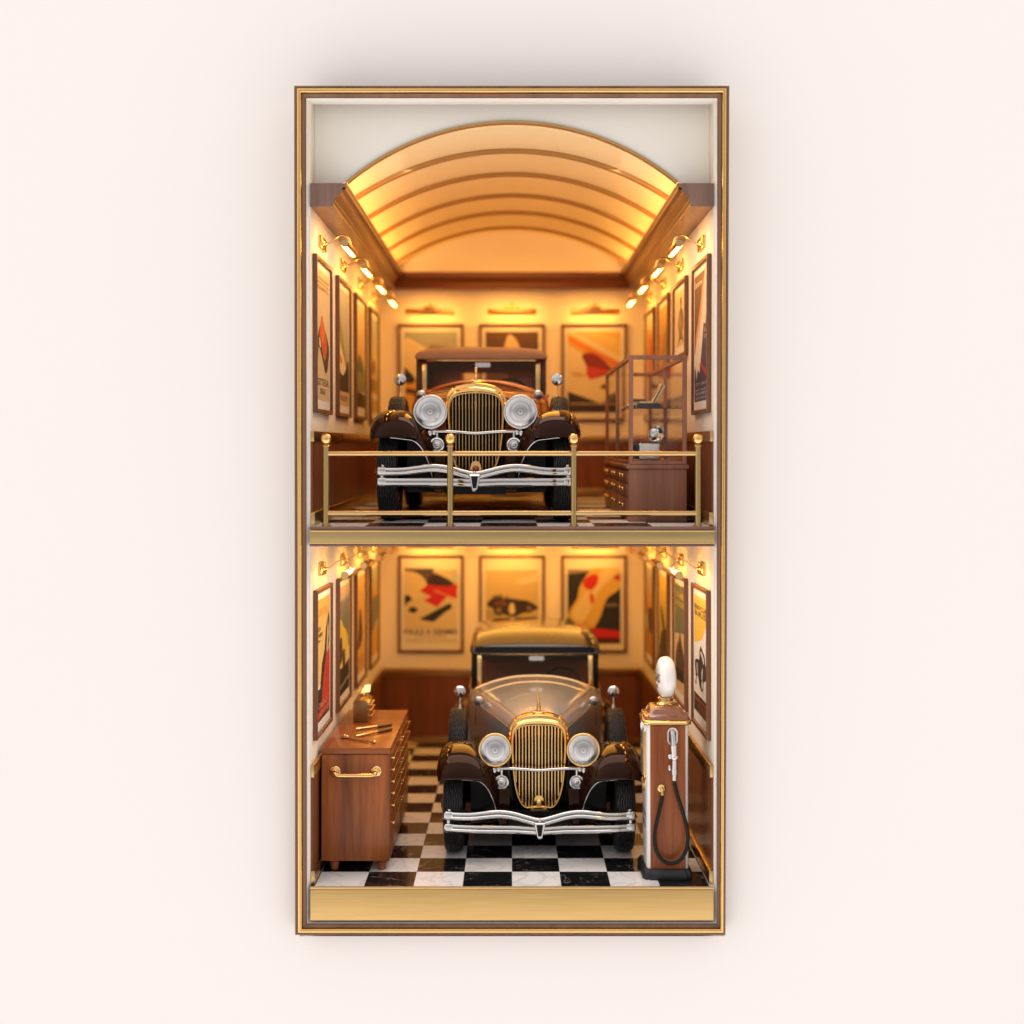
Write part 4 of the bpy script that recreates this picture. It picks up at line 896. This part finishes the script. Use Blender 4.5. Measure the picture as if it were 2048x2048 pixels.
def tool(lab, a, b, kind):
    t = thing('screwdriver' if kind == 's' else 'spanner', lab, 'hand tool', 'l', (a[0], a[1], cz))
    d = (b[0]-a[0], b[1]-a[1]); f = lambda k: (d[0]*k, d[1]*k, 4.2)
    if kind == 's':
        m = MB(); m.tube([f(0), f(.03), f(.35), f(.62)], [1.6, 3.0, 3.2, 2.6], 12); m.build('shaft', brass, t)
        m = MB(); m.tube([f(.60), f(.64), f(.97), f(1)], [3.4, 4.2, 4.0, 3.2], 12); m.build('grip', P('dark_bronze_grip', (.16, .085, .035), .35, .7, noise=.1), t)
    else:
        m = MB(); m.tube([f(.06), f(.94)], 2.7, 12); m.build('shaft', brass, t)
        m = MB(); m.tube([f(-.02), f(.12)], 4.0, 12); m.ball((d[0]*.14, d[1]*.14, 5), 4.4, 12); m.ball((d[0]*.06, d[1]*.06, 6.5), 3.4, 12); m.build('jaw', brass, t)
        m = MB(); m.tube([f(.94), f(1.0)], 3.8, 12); m.ball((d[0], d[1], 4.2), 4.1, 12); m.build('knob', brass, t)
tool('brass screwdriver with dark grip lying farthest back on the chest top', (-347, 286), (-273, 346), 's')
tool('brass screwdriver whose tip crosses the spanner on the chest top', (-337, 205), (-267, 290), 's')
tool('brass spanner with knobbed ends nearest the front edge of the chest', (-365, 200), (-290, 139), 'w')

# ------------------------------------------------------------------ petrol pump
pu = thing('petrol_pump', 'vintage petrol pump with teak side panel, white corners and milk glass globe', 'petrol pump', 'l', (318, 48, LF))
hw, dp = 43, 100
bodyo = rrect(hw*2, dp, 12, 5, 0, dp/2)
m = MB(); m.prismz(bodyo, 19, 316); m.build('body', white_en, pu, smooth=40)
m = MB(); m.prismz([(-36, -1.8), (36, -1.8), (36, 3), (-36, 3)], 21, 313); m.build('side_panel', pump_m, pu, bevel=1.2)
m = MB()
pl = [(-52, 4), (-46, -6), (-37, -6), (-36, -10), (37, -10), (38, -6), (46, -6), (50, 4), (50, 108), (-52, 108)]
m.prismz(pl, 0, 12); pl2 = [(x*.96, y*.96+2) for x, y in pl]; m.loft([[(x, y, 12) for x, y in pl], [(x, y, 16) for x, y in pl2], [(x*.93, y*.93+2, 21) for x, y in pl2]], True, False, True); m.build('plinth', blackp, pu, bevel=1, smooth=30)
def capring(e, z, r): return [(x, y, z) for x, y in rrect(hw*2+2*e, dp+2*e, r, 6, 0, dp/2)]
m = MB(); m.loft([capring(1, 322, 12), capring(4, 323, 14), capring(2, 329, 13), capring(-4, 331, 12), capring(-7, 335, 12), capring(-9, 341, 12), capring(-13, 345, 11), capring(-18, 346.5, 10)], True, True, True); m.build('cap', P('glossy_mahogany_cap', (.24, .07, .02), .14, coat=1, noise=.12, nscale=20), pu, smooth=40)
m = MB(); m.loft([capring(-1, 312.5, 12), capring(5, 313, 14), capring(6.5, 315, 15), capring(5, 317, 14), capring(5.2, 318, 14), capring(6.5, 320, 15), capring(5, 322, 14), capring(-1, 322.4, 12)], True); m.build('cap_moulding', gold, pu, smooth=50)
m = MB(); m.lathe([(19, 346), (19.5, 348), (17, 350), (15, 353), (15, 357), (17, 359), (17, 361), (13, 363)], (2, 50, 0), (0, 0, 1), 32); m.build('neck', gold, pu)
# the globe: a thick lens standing on its edge, faces turned a little
gl = MB(); prf = []
for i in range(25):
    t = -PI/2 + PI*i/24
    prf.append((43*abs(math.cos(t))**.55 if abs(math.cos(t)) > 1e-6 else 0, 18.5*math.sin(t)/abs(math.sin(t))*abs(math.sin(t))**.8 if abs(math.sin(t)) > 1e-6 else 0))
gaz = math.radians(4)
gl.lathe(prf, (2, 50, 403), (-math.cos(gaz), -math.sin(gaz), 0), 48); globe = gl.build('globe', ceramic, pu, smooth=60)
lt = MB()
ax = Vector((-math.cos(gaz), -math.sin(gaz), 0)); tx = Vector((math.sin(gaz)*1, -math.cos(gaz), 0)) ; tx = -Vector((-math.sin(gaz), math.cos(gaz), 0))
for s_, u0, u1, v0, v1 in (('A', -3, 3, 13, 20), ('GAS', -26, 26, -9, 9), ('OIL', -12, 12, -22, -14)):
    vs, fs = text_poly(s_, .02); q = []
    for a, b in vs:
        u = u0+(u1-u0)*a; v = v0+(v1-v0)*b; rr = math.hypot(u, v)
        best = min(prf[12:], key=lambda p_: abs(p_[0]-rr)); h = best[1]
        # smooth interpolation of the lens surface
        for p1, p2 in zip(prf[12:], prf[13:]):
            if min(p1[0], p2[0]) <= rr <= max(p1[0], p2[0]): h = p1[1]+(p2[1]-p1[1])*(rr-p1[0])/((p2[0]-p1[0]) or 1)
        p = Vector((2, 50, 403)) + ax*(h+.5) + tx*u + Vector((0, 0, v)); q.append(tuple(p))
    lt.add(q, fs)
lt.build('globe_lettering', ink, globe, smooth=0, fixn=False)
# gauge window and fittings on the face turned to the car (left)
m = MB(); m.prismx([(x, z) for x, z in rrect(62, 108, 12, 5, 50, 250)], -47, -42.5); dw = m.build('dial_frame', gold, pu, bevel=1.5)
m = MB(); m.prismx([(x, z) for x, z in rrect(50, 94, 9, 5, 50, 250)], -48.2, -46.9); m.build('dial_glass', P('dial_face', (.62, .52, .34), .2, .3, coat=1), dw)
m = MB(); m.prismx([(x, z) for x, z in rrect(70, 22, 8, 4, 50, 306)], -47, -42.5); m.ball((-47, 50, 302), 9, 14, sx=.5); m.build('nameplate', white_en, pu)
m = MB(); m.prismx([(50, 196), (36, 186), (40, 176), (50, 168), (60, 176), (64, 186)], -48, -42); m.build('pointer_badge', satin, pu)
vs, fs = text_poly('GASOLINE', .02); m = MB(); m.add([(-43.4, 90-80*a, 118+14*b) for a, b in vs], fs); m.build('lettering', ink, pu, smooth=0, fixn=False); m = MB()
vs, fs = text_poly('MOTOR', .02); m.add([(-43.4, 84-68*a, 96+14*b) for a, b in vs], fs); m.build('lettering', ink, pu, smooth=0, fixn=False)
# nozzle in its cradle
m = MB(); ov = rrect(22, 37, 10.9, 8, 9, 290); ovi = rrect(15, 29, 7.4, 8, 9, 290)
m.loft([[(x, -1.5, z) for x, z in ov], [(x, -4.5, z) for x, z in ov], [(x*.97+.27, -5.5, z*.99+2.9) for x, z in ov], [(x, -5, z) for x, z in ovi], [(x, -.5, z) for x, z in ovi]], True, False, True); m.build('nozzle_cradle', steel, pu, smooth=40)
m = MB(); m.tube([(9, -2, 302), (9, -9, 299), (9.5, -12, 290), (10, -13, 272)], [5, 5.4, 5.2, 5], 16); m.tube([(10, -13, 274), (10.5, -13, 262), (11.5, -13, 252)], [7, 6.5, 6], 16); m.ball((11.5, -14, 250), 9, 16, sz=.75); m.ball((3, -13, 251), 5.5, 12)
m.tube([(11.5, -13, 246), (11.5, -13, 226)], 5.2, 14); m.tube([(11.5, -13, 226), (11.5, -13, 216)], 6.4, 14); m.tube([(11.5, -13, 217), (11.5, -13, 203)], 4.9, 14); m.ball((1.5, -13, 228), 4.5, 12, sz=1.4, sx=.7); m.build('nozzle', steel, pu)
m = MB(); m.lathe([(8.5, 0), (8.5, 2), (6.5, 4), (4, 5), (3.5, 9)], (-13, -1.5, 184), (0, -1, 0), 24); m.tube([(-13, -9, 185), (-13, -12, 180), (-13, -12, 171)], 3.6, 12); m.build('hose_coupling', brass, pu)
hp = [(-13, -12, 173), (-14.5, -12, 160), (-20, -13, 138), (-27, -14, 108), (-29, -14.5, 84), (-25, -15, 60), (-14, -15.5, 43), (2, -16, 36), (20, -16, 41), (32, -15.5, 56), (38, -15, 78), (37, -14.5, 105), (28, -14, 140), (18, -13.5, 172), (12.5, -13, 195), (11.5, -13, 206)]
m = MB(); m.tube(crom(hp, 6), 3.9, 12); m.build('hose', hose_m, pu)

# ------------------------------------------------------------------ glazed display cabinet upstairs
gc = thing('display_cabinet', 'walnut cabinet with glass case above small drawers beside the upper car', 'cabinet', 'u', (308, 146, UF))
a, b, dp = -61.5, 61, 690
MB().box(a, b, 0, dp, 0, 112).build('base', cab_m, gc, bevel=1)
for iy, (y0, y1) in enumerate(((10, 232), (236, 458), (462, 684))):
    for (z0, z1) in ((12, 48), (52, 78), (82, 106)):
        d_ = MB().box(a-2, a+.5, y0, y1, z0, z1).build('drawer', cab_m, gc, bevel=.8)
        m = MB(); zc_ = (z0+z1)/2+2
        for yy in ((y0+y1)/2-36, (y0+y1)/2+36): m = MB(); m.ball((a-5.5, yy, zc_), 4.2, 12); m.tube([(a-2, yy, zc_), (a-5, yy, zc_)], 1.8, 8); m.build('knob', brass, d_)
MB().box(a-5, b+4, -4, dp+2, 112.3, 121).build('slab_top', cab_m, gc, bevel=1.4)
m = MB(); w_ = 9
for x in (a, b-w_):
    for y in (0, 343, dp-w_):
        m.box(x, x+w_, y, y+w_, 121.2, 352)
    m.box(x+.01, x+w_-.01, .01, dp-.01, 343, 351.99); m.box(x+.02, x+w_-.02, .02, dp-.02, 121.3, 129)
for y in (0, dp-w_): m.box(a+w_, b-w_, y+.03, y+w_-.03, 343, 351.9); m.box(a+w_, b-w_, y+.03, y+w_-.03, 121.3, 129)
m.build('case_frame', cab_m, gc, bevel=.6, seg=1)
for nm_, bx in (('front', (a+w_, b-w_, 4, 5.2, 129, 343)), ('rear', (a+w_, b-w_, dp-5.2, dp-4, 129, 343))): MB().box(*bx).build('glass_pane', glass_m, gc, smooth=0)
for y0, y1 in ((w_, 343), (343+w_, dp-w_)):
    MB().box(a+4, a+5, y0, y1, 129, 343).build('glass_pane', glass_m, gc, smooth=0); MB().box(b-5, b-4, y0, y1, 129, 343).build('glass_pane', glass_m, gc, smooth=0)
MB().box(a+5.5, b-5.5, 8, dp-6, 239, 240.6).build('shelf', GLASS('shelf_glass', (.80, .74, .66)), gc, smooth=0)
MB().box(a+6, b-6, 8, dp-6, 129.2, 130.2).build('case_floor', chest_top_m, gc, smooth=0)
# things in the cabinet
sz = UF+240.8
bx = thing('open_box', 'open brass trinket box with raised lid on a black plinth in the glass cabinet', 'box', 'u', (288, 176, sz))
MB().box(-18, 29, 0, 44, 0, 10.5).build('plinth', blackp, bx, bevel=.8)
MB().box(-16, 15, 3, 40, 10.7, 15).build('tray', satin, bx, bevel=.6)
m = MB(); m.loft([[(x, y, z) for x, z in ((9, 14), (13, 13), (36, 52), (31, 54))] for y in (3, 40)], True, True, True); m.build('lid', satin, bx, bevel=.8)
m = MB(); m.loft([[(x, y, z) for x, z in ((16, 13), (18, 13), (40, 46), (37, 52))] for y in (5, 38)], True, True, True); m.build('lining', P('pale_lining', (.52, .40, .26), .6), bx)
bk = thing('open_book', 'small open book with cream pages behind the trinket box', 'book', 'u', (280, 300, sz))
m = MB(); m.loft([[(-34, y, 2), (-20, y, 26), (20, y, 24), (26, y, 0), (22, y, 0), (16, y, 20), (-18, y, 22), (-31, y, 0)] for y in (0, 60)], True, True, True); m.build('cover', P('brown_book_cover', (.28, .15, .07), .5), bk, bevel=.5)
m = MB(); m.box(-20, 14, 4, 56, 2, 19); m.build('pages', P('cream_pages', (.62, .50, .32), .6), bk)
tn = thing('brass_tin', 'low silver coloured tin at the left of the cabinet shelf', 'tin', 'u', (256, 180, sz))
m = MB(); m.lathe([(0, 0), (9.5, 0), (10, 1), (10, 7), (9, 8), (0, 8.2)], (0, 12, 0), (0, 0, 1), 24); m.build('tin_body', steel, tn)
cm = thing('vintage_camera', 'small silver vintage camera with round flash reflector on the cabinet floor', 'camera', 'u', (300, 205, UF+130.3))
m = MB(); m.box(-26, 20, 0, 36, 0, 36); m.build('body', steel, cm, bevel=3, seg=3)
m = MB(); m.box(-16, 14, -1.2, 3, 12, 34); m.build('front_plate', white_en, cm, bevel=1)
m = MB(); m.lathe([(9, 0), (9, 8), (7, 10), (0, 10)], (-26, 16, 26), (-1, -.5, 0), 20); m.build('viewfinder', black_m, cm)
m = MB(); m.lathe([(8, 0), (8, 8), (6, 10), (0, 10)], (-26, 10, 10), (-1, -.6, 0), 20); m.build('lens', black_m, cm)
m = MB(); m.lathe([(20, 6), (17, 1), (9, -3), (0, -4)], (16, 14, 54), (-.55, -.75, .3), 28); m.lathe([(20, 6), (18, 0), (10, -6), (0, -8)], (16, 14.4, 54), (-.55, -.75, .3), 28); m.tube([(14, 18, 34), (17, 18, 50)], 4, 10); m.build('flash_reflector', chrome, cm)
m = MB(); m.ball((12, 10, 55), 5, 12); m.build('flash_bulb', ceramic, cm)
bw = thing('brass_bowl', 'dark brass dish farther back on the cabinet floor', 'bowl', 'u', (285, 420, UF+130.3))
m = MB(); m.lathe([(0, 0), (18, 0), (22, 3), (34, 18), (36, 22), (34, 22), (20, 6), (0, 4)], (0, 30, 0), (0, 0, 1), 32); m.build('dish', satin, bw)

# ------------------------------------------------------------------ light from outside: a soft studio surround, stronger from the low front left
w = bpy.data.worlds.new('World'); sc.world = w; w.use_nodes = True; n = w.node_tree; L = n.links.new
bgn = n.nodes['Background']; tc = n.nodes.new('ShaderNodeTexCoord')
def dotlobe(d, p, amp):
    v = Vector(d).normalized(); x = n.nodes.new('ShaderNodeVectorMath'); x.operation = 'DOT_PRODUCT'; x.inputs[1].default_value = v; L(tc.outputs['Generated'], x.inputs[0])
    mx = n.nodes.new('ShaderNodeMath'); mx.operation = 'MAXIMUM'; mx.inputs[1].default_value = 0; L(x.outputs['Value'], mx.inputs[0])
    pw = n.nodes.new('ShaderNodeMath'); pw.operation = 'POWER'; pw.inputs[1].default_value = p; L(mx.outputs[0], pw.inputs[0])
    mu = n.nodes.new('ShaderNodeMath'); mu.operation = 'MULTIPLY'; mu.inputs[1].default_value = amp; L(pw.outputs[0], mu.inputs[0]); return mu.outputs[0]
def add(a, b):
    x = n.nodes.new('ShaderNodeMath'); x.operation = 'ADD'
    for i, q in enumerate((a, b)):
        if isinstance(q, float): x.inputs[i].default_value = q
        else: L(q, x.inputs[i])
    return x.outputs[0]
st = add(add(dotlobe((0, -.15, -1), 1.0, 1.32), dotlobe((-.65, -.65, .35), 6.0, .43)), 1.13)
gz = n.nodes.new('ShaderNodeSeparateXYZ'); L(tc.outputs['Generated'], gz.inputs[0])
def mth(op, a, b_):
    x = n.nodes.new('ShaderNodeMath'); x.operation = op
    for i, q in enumerate((a, b_)):
        if isinstance(q, (int, float)): x.inputs[i].default_value = q
        else: L(q, x.inputs[i])
    return x.outputs[0]
g_ = mth('POWER', 2.718, mth('MULTIPLY', mth('POWER', mth('ABSOLUTE', mth('DIVIDE', mth('SUBTRACT', gz.outputs[2], .10), .17), 0), 2.0), -1.0))
st = mth('MULTIPLY', st, mth('SUBTRACT', 1.0, mth('MULTIPLY', g_, .35)))
st = mth('MULTIPLY', st, mth('SUBTRACT', 1.0, mth('MULTIPLY', mth('POWER', mth('MAXIMUM', mth('MULTIPLY', gz.outputs[1], -1.0), 0.0), 1.5), .42)))
bgn.inputs['Color'].default_value = (1.0, .965, .955, 1); L(st, bgn.inputs['Strength'])

def area(name, loc, to, size, power, col, shape='SQUARE', sy=None):
    l = bpy.data.lights.new(name, 'AREA'); l.energy = power; l.color = col; l.shape = 'RECTANGLE' if sy else 'SQUARE'; l.size = size
    if sy: l.size_y = sy
    o = bpy.data.objects.new(name, l); C.objects.link(o); o.location = loc
    o.rotation_euler = (Vector(to)-Vector(loc)).to_track_quat('-Z', 'Y').to_euler(); return o
area('rear_ceiling_light', (0, .92, -.233), (0, .92, -1), .5, 4.2, (1, .46, .075), sy=.85)
area('front_ceiling_light', (0, .20, -.215), (0, .20, -1), .7, 2.1, (1, .94, .90), sy=.36)
area('added_warm_fill', (0, .85, .66), (0, .85, -1), .30, 4.4, (1, .465, .075), sy=.9)  # unseen lamp added in mid-air to lift the broad warm level upstairs
area('added_neutral_fill', (0, .22, .655), (0, .22, -1), .5, 1.7, (1, .92, .84), sy=.25)  # unseen neutral lamp added in mid-air to whiten the upper floor's front
# ------------------------------------------------------------------ camera
cam = bpy.data.cameras.new('Camera'); co = bpy.data.objects.new('Camera', cam); C.objects.link(co); sc.camera = co
co.location = (0, -D*S, 0); co.rotation_euler = (PI/2, 0, 0)
cam.sensor_width = 36; cam.lens = 36*D/2048; cam.shift_x = 0; cam.shift_y = -(1024-V0)/2048
cam.clip_start = .05; cam.clip_end = 100
cam.dof.use_dof = True; cam.dof.focus_distance = (D+130)*S; cam.dof.aperture_fstop = 1.5
# ------------------------------------------------------------------ render
sc.render.engine = 'CYCLES'
cy = sc.cycles; cy.use_denoising = True; cy.max_bounces = 10; cy.diffuse_bounces = 5; cy.glossy_bounces = 6; cy.transparent_max_bounces = 16; cy.sample_clamp_indirect = 6
cy.caustics_reflective = False; cy.caustics_refractive = False
try: cy.denoiser = 'OPENIMAGEDENOISE'
except Exception: pass
sc.view_settings.view_transform = 'Standard'; sc.view_settings.look = 'None'; sc.view_settings.exposure = 0; sc.view_settings.gamma = 1
sc.view_settings.use_curve_mapping = False
